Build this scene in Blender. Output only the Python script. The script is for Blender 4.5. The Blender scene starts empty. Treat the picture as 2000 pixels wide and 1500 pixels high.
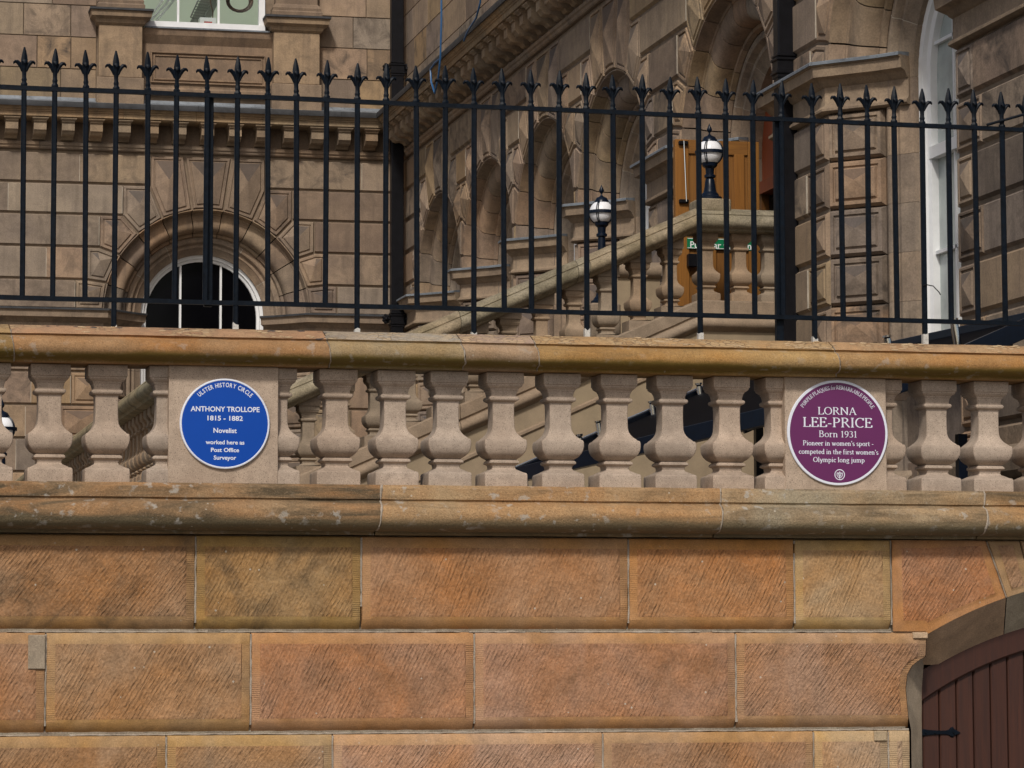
import bpy, bmesh, math, random
from mathutils import Vector, Matrix
random.seed(7)
R = math.radians
sc = bpy.context.scene
COL = sc.collection
# ------------------------------------------------------------------ camera
F, CX = 5691.0, 820.0
YAW, PITCH, EYE = math.atan(1180/5691), math.atan(490/5691), 1.6
fw = Vector((math.sin(YAW)*math.cos(PITCH), math.cos(YAW)*math.cos(PITCH), math.sin(PITCH)))
rt = Vector((math.cos(YAW), -math.sin(YAW), 0)); up = rt.cross(fw)
cam = bpy.data.objects.new('camera', bpy.data.cameras.new('camera')); COL.objects.link(cam)
cam.matrix_world = Matrix(((rt.x, up.x, -fw.x, 0), (rt.y, up.y, -fw.y, 0), (rt.z, up.z, -fw.z, EYE), (0, 0, 0, 1)))
cam.data.sensor_width = 36; cam.data.lens = F/2000*36
cam.data.shift_x = (1000-CX)/2000
cam.data.clip_end = 2000
sc.camera = cam
# ------------------------------------------------------------------ world, sun, exposure
w = bpy.data.worlds.new('World'); sc.world = w; w.use_nodes = True
nt = w.node_tree; nt.nodes.clear()
sky = nt.nodes.new('ShaderNodeTexSky'); sky.sky_type = 'NISHITA'; sky.sun_disc = False
SUN_EL, SUN_AZ = R(44), R(203)      # azimuth clockwise from +Y: the light comes from behind the camera
sky.sun_elevation = SUN_EL; sky.sun_rotation = SUN_AZ
sky.air_density = 1.0; sky.dust_density = 3.5; sky.ozone_density = 0.6
bg = nt.nodes.new('ShaderNodeBackground'); bg.inputs[1].default_value = 0.09
wo = nt.nodes.new('ShaderNodeOutputWorld')
nt.links.new(sky.outputs[0], bg.inputs[0]); nt.links.new(bg.outputs[0], wo.inputs[0])
sl = bpy.data.lights.new('sun', 'SUN'); sl.energy = 2.5; sl.angle = R(6); sl.color = (1, .95, .87)
so = bpy.data.objects.new('sun', sl); COL.objects.link(so)
sd = Vector((math.sin(SUN_AZ)*math.cos(SUN_EL), math.cos(SUN_AZ)*math.cos(SUN_EL), math.sin(SUN_EL)))
so.rotation_euler = (-sd).to_track_quat('-Z', 'Y').to_euler(); so.location = (0, -10, 30)
sc.view_settings.view_transform = 'Standard'; sc.view_settings.look = 'None'
sc.view_settings.gamma = 1; sc.view_settings.exposure = -0.05
try: sc.view_settings.use_curve_mapping = False
except Exception: pass
# ------------------------------------------------------------------ measuring helpers (photograph pixels 2000x1500 -> metres)
def ray(x, y): return fw*F + rt*(x-CX) + up*(750-y)
def PY(x, y, Y): d = ray(x, y); t = Y/d.y; return Vector((d.x*t, Y, d.z*t+EYE))
def PX(x, y, X): d = ray(x, y); t = X/d.x; return Vector((X, d.y*t, d.z*t+EYE))
YW, XB, YA = 16.0, 8.4, 41.82       # front wall, right facade, far left facade
# ------------------------------------------------------------------ materials
def mat(name): 
    m = bpy.data.materials.new(name); m.use_nodes = True
    return m, m.node_tree, m.node_tree.nodes['Principled BSDF']
def N(nt, t, **k):
    n = nt.nodes.new('ShaderNode'+t)
    for a, b in k.items():
        if a == 'inp':
            for i, v in b.items():
                if isinstance(v, bpy.types.NodeSocket): nt.links.new(v, n.inputs[i])
                else: n.inputs[i].default_value = v
        else: setattr(n, a, b)
    return n
def math_(nt, op, a, b=0.0, c=0.0):
    return N(nt, 'Math', operation=op, inp={0: a, 1: b, 2: c}).outputs[0]
def mixc(nt, fac, a, b, mode='MIX'):
    n = N(nt, 'MixRGB', blend_type=mode, inp={0: fac, 1: a if not isinstance(a, tuple) else (*a, 1), 2: b if not isinstance(b, tuple) else (*b, 1)}); return n.outputs[0]
def noise(nt, vec, scale, detail=4, rough=.55, dist=0):
    return N(nt, 'TexNoise', inp={'Vector': vec, 'Scale': scale, 'Detail': detail, 'Roughness': rough, 'Distortion': dist}).outputs[0]
def ramp(nt, v, a, b):
    return N(nt, 'MapRange', inp={0: v, 1: a, 2: b, 3: 0.0, 4: 1.0}).outputs[0]
def coords(nt):
    g = N(nt, 'NewGeometry'); oi = N(nt, 'ObjectInfo')
    off = N(nt, 'CombineXYZ', inp={0: math_(nt, 'MULTIPLY', oi.outputs['Random'], 31.0), 1: 0.0, 2: math_(nt, 'MULTIPLY', oi.outputs['Random'], 17.0)})
    v = N(nt, 'VectorMath', operation='ADD', inp={0: g.outputs['Position'], 1: off.outputs[0]}).outputs[0]
    sep = N(nt, 'SeparateXYZ', inp={0: g.outputs['Position']})
    return v, sep, oi, g
def stone(name, c1, c2, big=1.6, mid=9., grain=130., grain_amt=.22, soot=0.3, sootc=(.05, .045, .035), flecks=0.0, bump=.0025, pits=.0, streak=0.0, rough=.9, tool=None, lichen=0.0, algae=None, flake=False, specks=0.0, hstr=1.0, coarse=0.0):
    m, nt, b = mat(name)
    v, sep, oi, g = coords(nt)
    n1 = noise(nt, v, big, 5, .6, .4); n2 = noise(nt, v, mid, 6, .65); n3 = noise(nt, v, grain, 2, .7)
    col = mixc(nt, ramp(nt, n1, .35, .65), c1, c2)
    col = mixc(nt, 1.0, col, oi.outputs['Color'], 'MULTIPLY')
    k = math_(nt, 'MULTIPLY_ADD', ramp(nt, n2, .3, .7), .3, .85)
    kk = N(nt, 'CombineXYZ', inp={0: k, 1: k, 2: k}).outputs[0]
    col = mixc(nt, 1.0, col, kk, 'MULTIPLY')
    k = math_(nt, 'MULTIPLY_ADD', ramp(nt, n3, .3, .7), grain_amt*2, 1-grain_amt)
    kk = N(nt, 'CombineXYZ', inp={0: k, 1: k, 2: k}).outputs[0]
    col = mixc(nt, 1.0, col, kk, 'MULTIPLY')
    h = math_(nt, 'ADD', math_(nt, 'MULTIPLY', n3, .5), n2)
    if streak:   # rain streaks running down
        sv = N(nt, 'VectorMath', operation='MULTIPLY', inp={0: v, 1: (9, 9, .55)}).outputs[0]
        ns = noise(nt, sv, 1.0, 4, .6)
        col = mixc(nt, math_(nt, 'MULTIPLY', ramp(nt, ns, .5, .75), streak), col, sootc)
    if soot:
        hv = N(nt, 'VectorMath', operation='MULTIPLY', inp={0: v, 1: (hstr, 1, 1.0 if hstr == 1 else 2.2)}).outputs[0]
        ns = noise(nt, hv, 3.3, 7, .7, .8)
        col = mixc(nt, math_(nt, 'MULTIPLY', math_(nt, 'MULTIPLY', ramp(nt, ns, .46, .72), soot), oi.outputs['Alpha']), col, sootc)
    if coarse:
        nc = noise(nt, v, 75., 3, .75)
        col = mixc(nt, math_(nt, 'MULTIPLY', ramp(nt, nc, .52, .68), coarse), col, (.10, .06, .03))
        col = mixc(nt, math_(nt, 'MULTIPLY', ramp(nt, nc, .46, .30), coarse*.55), col, (.52, .36, .22))
        h = math_(nt, 'ADD', h, math_(nt, 'MULTIPLY', nc, -1.2))
    if algae:    # a band of olive growth on a moulding: (z centre, half height, colour, strength)
        zc, hh, ac, st = algae
        d = math_(nt, 'ABSOLUTE', math_(nt, 'SUBTRACT', sep.outputs[2], zc))
        d = math_(nt, 'ADD', math_(nt, 'DIVIDE', d, hh), math_(nt, 'MULTIPLY', math_(nt, 'SUBTRACT', n1, .5), 1.6))
        col = mixc(nt, math_(nt, 'MULTIPLY', ramp(nt, d, 1.0, .35), st), col, ac)
    if lichen:   # pale crusts
        nl = noise(nt, v, 17, 4, .55); nl2 = noise(nt, v, 3.1, 2, .5)
        f_ = math_(nt, 'MULTIPLY', ramp(nt, nl, .58, .65), ramp(nt, nl2, .42, .58))
        col = mixc(nt, math_(nt, 'MULTIPLY', f_, lichen), col, (.42, .40, .36))
    if specks:   # dark pits
        vo = N(nt, 'TexVoronoi', inp={'Vector': v, 'Scale': 75.0})
        col = mixc(nt, math_(nt, 'MULTIPLY', math_(nt, 'LESS_THAN', vo.outputs['Distance'], .17), specks), col, (.06, .05, .04))
    if flecks:
        vo = N(nt, 'TexVoronoi', inp={'Vector': v, 'Scale': 13.0, 'Randomness': 1.0})
        f_ = math_(nt, 'MULTIPLY', math_(nt, 'LESS_THAN', vo.outputs['Distance'], .075), math_(nt, 'GREATER_THAN', noise(nt, v, 6., 1, .5), .52))
        col = mixc(nt, math_(nt, 'MULTIPLY', f_, flecks), col, (.55, .5, .42))
    if flake:    # skin of the stone lifting in scales
        fv = N(nt, 'VectorMath', operation='MULTIPLY', inp={0: v, 1: (1, 2.2, 2.2)}).outputs[0]
        vo = N(nt, 'TexVoronoi', feature='DISTANCE_TO_EDGE', inp={'Vector': fv, 'Scale': 26.0})
        reg = ramp(nt, noise(nt, v, 3.0, 3, .5), .42, .55)
        e = math_(nt, 'MULTIPLY', math_(nt, 'LESS_THAN', vo.outputs['Distance'], .09), reg)
        vc = N(nt, 'TexVoronoi', inp={'Vector': fv, 'Scale': 26.0})
        up_ = math_(nt, 'MULTIPLY', math_(nt, 'GREATER_THAN', N(nt, 'SeparateXYZ', inp={0: vc.outputs['Color']}).outputs[0], .45), reg)
        col = mixc(nt, math_(nt, 'MULTIPLY', up_, .55), col, (.50, .36, .20))
        col = mixc(nt, math_(nt, 'MULTIPLY', e, .55), col, (.10, .07, .05))
        h = math_(nt, 'ADD', h, math_(nt, 'MULTIPLY', up_, .9))
    if tool:     # chisel tooling: slanting strokes
        kind, pitch, dep = tool
        nd = noise(nt, v, 7., 3, .5); nd2 = noise(nt, v, 45., 2, .5)
        rn = math_(nt, 'SUBTRACT', oi.outputs['Random'], .5)
        if kind == 'slant': a = math_(nt, 'SUBTRACT', math_(nt, 'MULTIPLY', sep.outputs[0], math_(nt, 'MULTIPLY_ADD', rn, .10, .86)), math_(nt, 'MULTIPLY', sep.outputs[2], math_(nt, 'MULTIPLY_ADD', rn, -.26, .50)))
        else: a = math_(nt, 'MULTIPLY', sep.outputs[2], 1.0)
        a = math_(nt, 'ADD', a, math_(nt, 'MULTIPLY', nd, .020 if kind == 'slant' else .004))
        a = math_(nt, 'ADD', a, math_(nt, 'MULTIPLY', nd2, .005))
        a = math_(nt, 'ADD', a, math_(nt, 'MULTIPLY', oi.outputs['Random'], 1.7))
        s = math_(nt, 'SINE', math_(nt, 'MULTIPLY', a, 2*math.pi/pitch))
        if kind == 'slant':     # irregular strokes: noise drawn out along the chisel direction
            al = math_(nt, 'ADD', math_(nt, 'MULTIPLY', sep.outputs[0], .5), math_(nt, 'MULTIPLY', sep.outputs[2], .87))
            av = N(nt, 'CombineXYZ', inp={0: math_(nt, 'MULTIPLY', a, 95.), 1: math_(nt, 'MULTIPLY', al, 9.), 2: math_(nt, 'MULTIPLY', oi.outputs['Random'], 40.)}).outputs[0]
            an = math_(nt, 'MULTIPLY', math_(nt, 'SUBTRACT', noise(nt, av, 1.0, 3, .6), .5), 4.2)
            s = math_(nt, 'ADD', math_(nt, 'MULTIPLY', s, .42), an)
        # strokes break up along their length
        bl = N(nt, 'CombineXYZ', inp={0: math_(nt, 'MULTIPLY', a, 60.), 1: 0.0, 2: math_(nt, 'MULTIPLY', math_(nt, 'ADD', sep.outputs[2], math_(nt, 'MULTIPLY', oi.outputs['Random'], 5.)), 22.)}).outputs[0]
        nb = noise(nt, bl, 1.0, 3, .6)
        amt = math_(nt, 'MULTIPLY', ramp(nt, nb, .3, .6), ramp(nt, noise(nt, v, 2.7, 3, .5), .32, .58))
        s = math_(nt, 'MULTIPLY', math_(nt, 'MULTIPLY', s, .5), amt)
        s = math_(nt, 'MULTIPLY', s, math_(nt, 'MULTIPLY_ADD', math_(nt, 'FRACT', math_(nt, 'MULTIPLY', oi.outputs['Random'], 7.3)), .7, .65))
        grooves = math_(nt, 'MULTIPLY', ramp(nt, s, -.05, -.48), .36 if kind == 'slant' else .16)
        col = mixc(nt, grooves, col, (.07, .04, .022))
        h = math_(nt, 'ADD', h, math_(nt, 'MULTIPLY', s, dep))
        # coarse broken surface between strokes
        h = math_(nt, 'ADD', h, math_(nt, 'MULTIPLY', noise(nt, v, 38., 4, .7), dep*.6))
    bp = N(nt, 'Bump', inp={'Strength': .9, 'Distance': bump, 'Height': h})
    nt.links.new(col, b.inputs['Base Color']); nt.links.new(bp.outputs[0], b.inputs['Normal'])
    b.inputs['Roughness'].default_value = rough
    b.inputs['Specular IOR Level'].default_value = .2
    return m
def plain(name, c, rough=.6, metal=0.0, var=.15, bump=0.0, scale=20., spec=.5, c2=None, c2amt=.5):
    m, nt, b = mat(name); v, sep, oi, g = coords(nt)
    n = noise(nt, v, scale, 5, .6)
    k = math_(nt, 'MULTIPLY_ADD', ramp(nt, n, .3, .7), var*2, 1-var)
    col = mixc(nt, 1.0, c, N(nt, 'CombineXYZ', inp={0: k, 1: k, 2: k}).outputs[0], 'MULTIPLY')
    if c2: col = mixc(nt, math_(nt, 'MULTIPLY', ramp(nt, noise(nt, v, scale*2.3, 6, .7), .55, .66), c2amt), col, c2)
    nt.links.new(col, b.inputs['Base Color'])
    b.inputs['Roughness'].default_value = rough; b.inputs['Metallic'].default_value = metal
    b.inputs['Specular IOR Level'].default_value = spec
    if bump:
        bp = N(nt, 'Bump', inp={'Strength': .6, 'Distance': bump, 'Height': n}); nt.links.new(bp.outputs[0], b.inputs['Normal'])
    return m
def wood(name, c1, c2, along='z', rough=.45, scale=1.0):
    m, nt, b = mat(name); v, sep, oi, g = coords(nt)
    sc_ = (38*scale, 38*scale, 1.6*scale) if along == 'z' else (1.6*scale, 38*scale, 38*scale)
    sv = N(nt, 'VectorMath', operation='MULTIPLY', inp={0: v, 1: sc_}).outputs[0]
    n = noise(nt, sv, 1.0, 5, .6, 1.2); n2 = noise(nt, v, 1.5, 2, .5)
    col = mixc(nt, ramp(nt, n, .3, .7), c1, c2)
    col = mixc(nt, 1.0, col, oi.outputs['Color'], 'MULTIPLY')
    nt.links.new(col, b.inputs['Base Color']); b.inputs['Roughness'].default_value = rough
    bp = N(nt, 'Bump', inp={'Strength': .4, 'Distance': .002, 'Height': n}); nt.links.new(bp.outputs[0], b.inputs['Normal'])
    return m
OR1, OR2 = (.385, .187, .083), (.365, .222, .140)
Mtool = stone('tooled_sandstone', OR1, OR2, big=2.2, mid=8, grain=150, grain_amt=.3, soot=.42, sootc=(.075, .055, .035), flecks=.7, bump=.006, coarse=.5, tool=('slant', .0215, 1.4))
Mmarg = stone('drafted_sandstone', (.40, .218, .086), (.385, .242, .138), big=2.2, mid=12, grain=150, soot=.35, sootc=(.08, .06, .04), flecks=.3, bump=.0018)
Mtick = stone('ticked_sandstone', (.395, .21, .088), (.375, .234, .138), big=2.2, mid=12, grain=150, soot=.3, bump=.004, tool=('flat', .0115, .6))
Mmort = stone('lime_mortar', (.30, .26, .20), (.22, .18, .14), big=5, soot=.6, bump=.004, grain_amt=.3)
Mjoint = stone('pale_mortar', (.40, .35, .29), (.30, .25, .2), big=5, soot=.3, bump=.004, grain_amt=.2)
Mcop = stone('coping_sandstone', (.39, .215, .085), (.39, .265, .145), big=1.8, mid=7, grain=140, soot=.6, hstr=.3, coarse=.3, sootc=(.11, .08, .045), flecks=.3, bump=.003, lichen=.3, algae=(3.118, .036, (.135, .095, .018), .85))
Mcopt = stone('flaking_sandstone', (.42, .26, .15), (.43, .30, .19), big=2.0, mid=9, grain=140, soot=.5, sootc=(.09, .075, .065), bump=.005, flake=True)
Mstr = stone('string_course_sandstone', (.38, .195, .08), (.34, .23, .13), big=1.7, mid=8, grain=130, soot=.9, hstr=.3, coarse=.4, sootc=(.095, .07, .042), flecks=.5, bump=.0045, lichen=.6, algae=(2.195, .062, (.15, .125, .075), .8))
Msoff = stone('grey_soffit_stone', (.46, .37, .27), (.38, .30, .21), big=2, mid=6, soot=.5, sootc=(.09, .075, .06), bump=.002)
Mbal = stone('baluster_stone', (.42, .335, .265), (.36, .282, .22), big=3.5, mid=14, grain=190, grain_amt=.24, soot=.3, sootc=(.16, .12, .09), bump=.0012, specks=.7)
Mfar = stone('ashlar_sandstone', (.325, .25, .178), (.25, .193, .146), big=1.3, mid=5, grain=60, grain_amt=.16, soot=.5, sootc=(.085, .068, .056), bump=.004, streak=.4)
Msoot = stone('sooty_sandstone', (.125, .105, .09), (.17, .135, .108), big=1.5, mid=5, grain=60, grain_amt=.12, soot=.4, sootc=(.09, .078, .07), bump=.004)
Mfmort = plain('far_mortar', (.20, .15, .105), .95, var=.25, scale=8)
Mpoint = plain('white_pointing', (.42, .37, .30), .95, var=.25, scale=8)
Mlead = plain('lead_sheet', (.17, .19, .215), .6, .1, var=.3, scale=6, bump=.004, c2=(.04, .04, .045), c2amt=.6)
Mdlead = plain('dark_lead_edge', (.035, .036, .04), .65, .1, var=.4, scale=10, bump=.004)
Mrend = stone('smooth_render', (.30, .235, .155), (.27, .205, .14), big=1.2, mid=4, grain=120, grain_amt=.08, soot=.15, bump=.0012)
Mstair = stone('stair_stone', (.29, .225, .165), (.25, .19, .135), big=2, mid=7, grain=90, grain_amt=.16, soot=.4, sootc=(.09, .075, .055), bump=.003)
Mrail = stone('mossy_rail_stone', (.31, .255, .18), (.24, .195, .125), big=2.2, mid=8, grain=70, grain_amt=.3, soot=.75, sootc=(.065, .055, .028), bump=.006, specks=.5)
Miron = plain('black_painted_iron', (.003, .006, .011), .45, .0, spec=.13, var=.45, scale=30, bump=.0015, c2=(.02, .015, .012), c2amt=.4)
Mblack = plain('black_gloss_pipe', (.006, .006, .008), .4, 0, var=.3, scale=12, spec=.2)
Mwhite = plain('white_paint', (.78, .79, .80), .45, var=.05, scale=9)
Mfoot = plain('chipped_white_paint', (.50, .49, .46), .6, var=.15, scale=60, c2=(.03, .03, .03), c2amt=.9)
Mglass_d = plain('dark_glass', (.002, .002, .003), .1, 0, var=.2, scale=3, spec=.1)
Mglass_p = plain('blind_backed_glass', (.42, .47, .455), .15, 0, var=.25, scale=2.5, spec=.5)  # pale base colour stands for the blinds behind the panes
Mlampg = plain('opal_globe', (.82, .83, .86), .2, var=.06, scale=8)
Moak = wood('oak', (.24, .105, .020), (.15, .060, .011))
Mred = wood('red_varnished_wood', (.30, .062, .016), (.20, .04, .012))
Mmah = wood('mahogany_planks', (.056, .016, .007), (.030, .009, .005), rough=.6)
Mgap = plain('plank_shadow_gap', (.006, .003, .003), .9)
Mblue = plain('blue_enamel', (.0, .058, .37), .5, var=.03, scale=5, spec=.25)
Mpurp = plain('purple_enamel', (.125, .018, .100), .35, var=.04, scale=5)
Mrim = plain('white_enamel', (.72, .75, .84), .35, var=.03)
Mnavy = plain('navy_steel', (.004, .008, .018), .3, .0, spec=.22, var=.2)
Mcano = plain('canopy_underside', (.003, .003, .004), .6, spec=.04, var=.3, scale=4)
Mchrome = plain('polished_steel', (.75, .77, .8), .12, 1.0, var=.05)
Mgreen = plain('green_sign', (.0, .16, .06), .4, var=.05)
Mcable = plain('blue_cable', (.02, .09, .22), .4, var=.1)
Mpave = stone('street_paving', (.20, .19, .175), (.17, .16, .15), big=1, mid=5, bump=.004)
Mroom = plain('pale_green_plaster', (.50, .56, .46), .9, var=.08, scale=3)
# ------------------------------------------------------------------ mesh builder
class MB:
    def __init__(s): s.v = []; s.f = []; s.m = []
    def add(s, vs, fs, mi=0):
        o = len(s.v); s.v += [Vector(p) for p in vs]
        for i, f in enumerate(fs): s.f.append([o+k for k in f]); s.m.append(mi[i] if isinstance(mi, list) else mi)
        return s
    def box(s, x0, y0, z0, x1, y1, z1, mi=0):
        vs = [(x, y, z) for z in (z0, z1) for y in (y0, y1) for x in (x0, x1)]
        return s.add(vs, [(0, 1, 3, 2), (4, 6, 7, 5), (0, 4, 5, 1), (2, 3, 7, 6), (0, 2, 6, 4), (1, 5, 7, 3)], mi)
    def loft(s, rings, mi=0, cap=True, closed=True):
        n = len(rings[0]); vs = [p for r_ in rings for p in r_]; fs = []
        for a in range(len(rings)-1):
            for b in range(n if closed else n-1):
                c = (b+1) % n; fs.append((a*n+b, a*n+c, (a+1)*n+c, (a+1)*n+b))
        if cap and closed:
            fs.append(tuple(reversed(range(n)))); fs.append(tuple((len(rings)-1)*n+i for i in range(n)))
        return s.add(vs, fs, mi)
    def tube(s, pts, rad, seg=8, mi=0, cap=True):
        pts = [Vector(p) for p in pts]; rings = []
        rs = rad if isinstance(rad, (list, tuple)) else [rad]*len(pts)
        prev = None
        for i, p in enumerate(pts):
            t = (pts[min(i+1, len(pts)-1)]-pts[max(i-1, 0)]).normalized()
            a = prev if prev is not None else (Vector((0, 0, 1)) if abs(t.z) < .9 else Vector((1, 0, 0)))
            x = t.cross(a).normalized(); y = x.cross(t).normalized(); prev = y
            rings.append([p+(x*math.cos(q)+y*math.sin(q))*rs[i] for q in [2*math.pi*k/seg for k in range(seg)]])
        return s.loft(rings, mi, cap)
    def lathe(s, c, prof, seg=16, mi=0):
        c = Vector(c)
        return s.loft([[c+Vector((r_*math.cos(2*math.pi*k/seg), r_*math.sin(2*math.pi*k/seg), z)) for k in range(seg)] for r_, z in prof], mi)
    def build(s, name, mats, parent=None, smooth=None, color=None, origin=None, bevel=0, kind=None, label=None):
        me = bpy.data.meshes.new(name)
        n = len(s.v)
        o = Vector(origin) if origin is not None else sum(s.v, Vector())/max(n, 1)
        me.from_pydata([tuple(p-o) for p in s.v], [], s.f)
        for m_ in (mats if isinstance(mats, (list, tuple)) else [mats]): me.materials.append(m_)
        me.polygons.foreach_set('material_index', s.m)
        bm = bmesh.new(); bm.from_mesh(me)
        bmesh.ops.recalc_face_normals(bm, faces=bm.faces)
        if bevel:
            bmesh.ops.bevel(bm, geom=list(bm.edges), offset=bevel, segments=1, affect='EDGES', clamp_overlap=True)
        bm.to_mesh(me); bm.free()
        if smooth is not None:
            me.polygons.foreach_set('use_smooth', [True]*len(me.polygons))
            me.set_sharp_from_angle(angle=R(smooth))
        ob = bpy.data.objects.new(name, me); COL.objects.link(ob)
        ob.location = o
        if parent is not None:
            ob.parent = parent; ob.location = o-worldloc(parent)
        if color: ob.color = (*color[:3], color[3] if len(color) > 3 else 1)
        if kind: ob['kind'] = kind
        if label: ob['label'] = label
        return ob
def worldloc(o):
    l = Vector(o.location)
    while o.parent: o = o.parent; l += o.location
    return l
def thing(name, label, cat, loc=(0, 0, 0), group=None):
    o = bpy.data.objects.new(name, None); COL.objects.link(o); o.location = loc; o.empty_display_size = .2
    o['label'] = label; o['category'] = cat
    if group: o['group'] = group
    return o
def tag(o, label, cat, group=None):
    o['label'] = label; o['category'] = cat
    if group: o['group'] = group
    return o
def dup(ob, parent, loc, rz=0):
    c = ob.copy(); COL.objects.link(c); c.parent = parent; c.location = Vector(loc)-(worldloc(parent) if parent else Vector())
    c.rotation_euler = (0, 0, rz)
    for ch in ob.children:
        d = ch.copy(); COL.objects.link(d); d.parent = c
    return c
def tint(base=(1, 1, 1), a=.12, warm=.06):
    k = 1+random.uniform(-a, a); h = random.uniform(-warm, warm)
    return (base[0]*k*(1+h), base[1]*k, base[2]*k*(1-h))
class Fr:       # a wall frame: u along the wall, v up, w out of the wall
    def __init__(s, o, u, w): s.o = Vector(o); s.u = Vector(u).normalized(); s.w = Vector(w).normalized()
    def p(s, u, v, w): return s.o+s.u*u+Vector((0, 0, v))+s.w*w
FA = Fr((0, YA, 0), (1, 0, 0), (0, -1, 0)); FB = Fr((XB, 0, 0), (0, -1, 0), (-1, 0, 0)); FW = Fr((0, YW, 0), (1, 0, 0), (0, -1, 0))
def inset(poly, d):
    n = len(poly); out = []
    ar = sum(poly[i][0]*poly[(i+1) % n][1]-poly[(i+1) % n][0]*poly[i][1] for i in range(n))
    sg = 1 if ar > 0 else -1
    L = []
    for i in range(n):
        a, b = poly[i], poly[(i+1) % n]; dx, dy = b[0]-a[0], b[1]-a[1]; l = math.hypot(dx, dy) or 1e-9
        nx, ny = -dy/l*sg, dx/l*sg; L.append((a[0]+nx*d, a[1]+ny*d, dx, dy))
    for i in range(n):
        x1, y1, a1, b1 = L[i-1]; x2, y2, a2, b2 = L[i]; det = a1*b2-b1*a2
        if abs(det) < 1e-9: out.append((x2, y2)); continue
        t = ((x2-x1)*b2-(y2-y1)*a2)/det; out.append((x1+a1*t, y1+b1*t))
    return out
def clean(poly):
    o = []
    for p in poly:
        if not o or math.hypot(p[0]-o[-1][0], p[1]-o[-1][1]) > .012: o.append(p)
    if len(o) > 1 and math.hypot(o[0][0]-o[-1][0], o[0][1]-o[-1][1]) < .012: o.pop()
    return o
def clipu(poly, lim, sg):     # keep sg*u <= sg*lim
    out = []
    for i in range(len(poly)):
        a, b = poly[i], poly[(i+1) % len(poly)]; ia, ib = sg*a[0] <= sg*lim, sg*b[0] <= sg*lim
        if ia: out.append(a)
        if ia != ib:
            t = (lim-a[0])/(b[0]-a[0]); out.append((lim, a[1]+(b[1]-a[1])*t))
    return clean(out)
def size(poly):
    us = [p[0] for p in poly]; vs = [p[1] for p in poly]
    return min(max(us)-min(us), max(vs)-min(vs))
def panel_block(fr, poly, parent, kind='plain', name='stone', color=None, depth=.12, mats=None, chan=.022, pyr=.075):
    poly = clean(poly)
    if len(poly) < 3 or size(poly) < .06: return None
    mb = MB(); s_ = size(poly)
    rings = [(.004, -depth), (.004, -.045), (chan*1.3, .004)]
    if kind == 'pyr' and s_ > .26: rings += [(.055, .004), (.06, -.012), (.072, -.012), (.085, .010)]
    R_ = [[fr.p(a, b, w_) for a, b in inset(poly, d)] for d, w_ in rings]
    n = len(poly)
    mb.loft(R_, 0, cap=False)
    last = len(R_)-1
    if kind == 'pyr' and s_ > .26:
        q = inset(poly, .085); cx = sum(a for a, b in q)/n; cy = sum(b for a, b in q)/n
        vmax = max(b for a, b in q); vmin = min(b for a, b in q)
        cy = cy*.8+.2*vmax; ap = len(mb.v); mb.v.append(fr.p(cx, cy, .01+pyr))
        for i in range(n):
            j = (i+1) % n; top = (q[i][1]+q[j][1])/2 > vmax-.02
            mb.f.append([last*n+i, last*n+j, ap]); mb.m.append(1 if top else 0)
    else:
        mb.f.append([last*n+i for i in range(n)]); mb.m.append(0)
    c_ = color or tint(STONE_T[random.randrange(len(STONE_T))], .12)
    return mb.build(name, mats or [Mfar, Msoot], parent, color=(*c_[:3], random.choice((.3, .6, 1, 1.5, 2.3))))
STONE_T = [(.82, .80, .84), (1.08, .98, .92), (.75, .74, .76), (1, 1, 1), (1.05, 1, .92), (.92, .9, .9), (1.1, 1.03, .85), (.86, .84, .86), (1.0, .93, .9), (.98, .92, .84)]
def rect(u0, v0, u1, v1): return [(u0, v0), (u1, v0), (u1, v1), (u0, v1)]
def row_block(fr, u0, u1, a, b, parent, chan):
    mb = MB(); g = .003
    mb.loft([[fr.p(x, z, w_) for x, z in ((u0+g, a+d), (u1-g, a+d), (u1-g, b-d), (u0+g, b-d))] for d, w_ in ((.004, -.12), (.004, -.045), (chan*1.3, .004))], cap=False)
    mb.f.append([8, 9, 10, 11]); mb.m.append(0)
    c_ = tint(STONE_T[random.randrange(len(STONE_T))], .12)
    mb.build('stone', Mfar, parent, color=(*c_, random.choice((.3, .6, 1, 1.5, 2.3))))
    if u1-u0 > .3:
        mb = MB(); v0_, v1_ = a+chan*1.4, b-chan*1.4; n = 5
        mb.loft([[fr.p(u1-h, z, -.02), fr.p(u1-h, z, .0052), fr.p(u1+h, z, .0052), fr.p(u1+h, z, -.02)] for z, h in [(v0_+(v1_-v0_)*i/n, .003+.004*abs(jit(u1*9, i*1.7, a, 1.))) for i in range(n+1)]])
        mb.build('white_pointing', Mpoint, parent)
def ashlar(fr, u0, u1, levels, parent, lo=.7, hi=1.4, chan=.022, name='stone', quoin=None):
    for k in range(len(levels)-1):
        a, b = levels[k], levels[k+1]; u = u0
        if u1-u0 < .1: continue
        first = True
        while u < u1-.01:
            L = random.uniform(lo, hi)*(random.uniform(.3, .7) if first and k % 2 else 1); first = False
            if u+L > u1-.3: L = u1-u
            (row_block(fr, u, u+L, a, b, parent, chan) if chan > .01 and L > .06 else panel_block(fr, rect(u, a, u+L, b), parent, 'plain', name, chan=chan)); u += L
# ------------------------------------------------------------------ setting
def sheet(name, x0, y0, x1, y1, z, m, th=.3):
    o = MB().box(x0, y0, z-th, x1, y1, z).build(name, m); o['kind'] = 'structure'; return o
sheet('street', -300, -300, 300, YW+.05, 0, Mpave)
sheet('ground', -300, YW+.05, 300, 400, -.02, Mpave)
sheet('terrace', -25, YW+.3, XB+.1, YA+.1, 1.95, Mpave, th=1.9)
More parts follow.
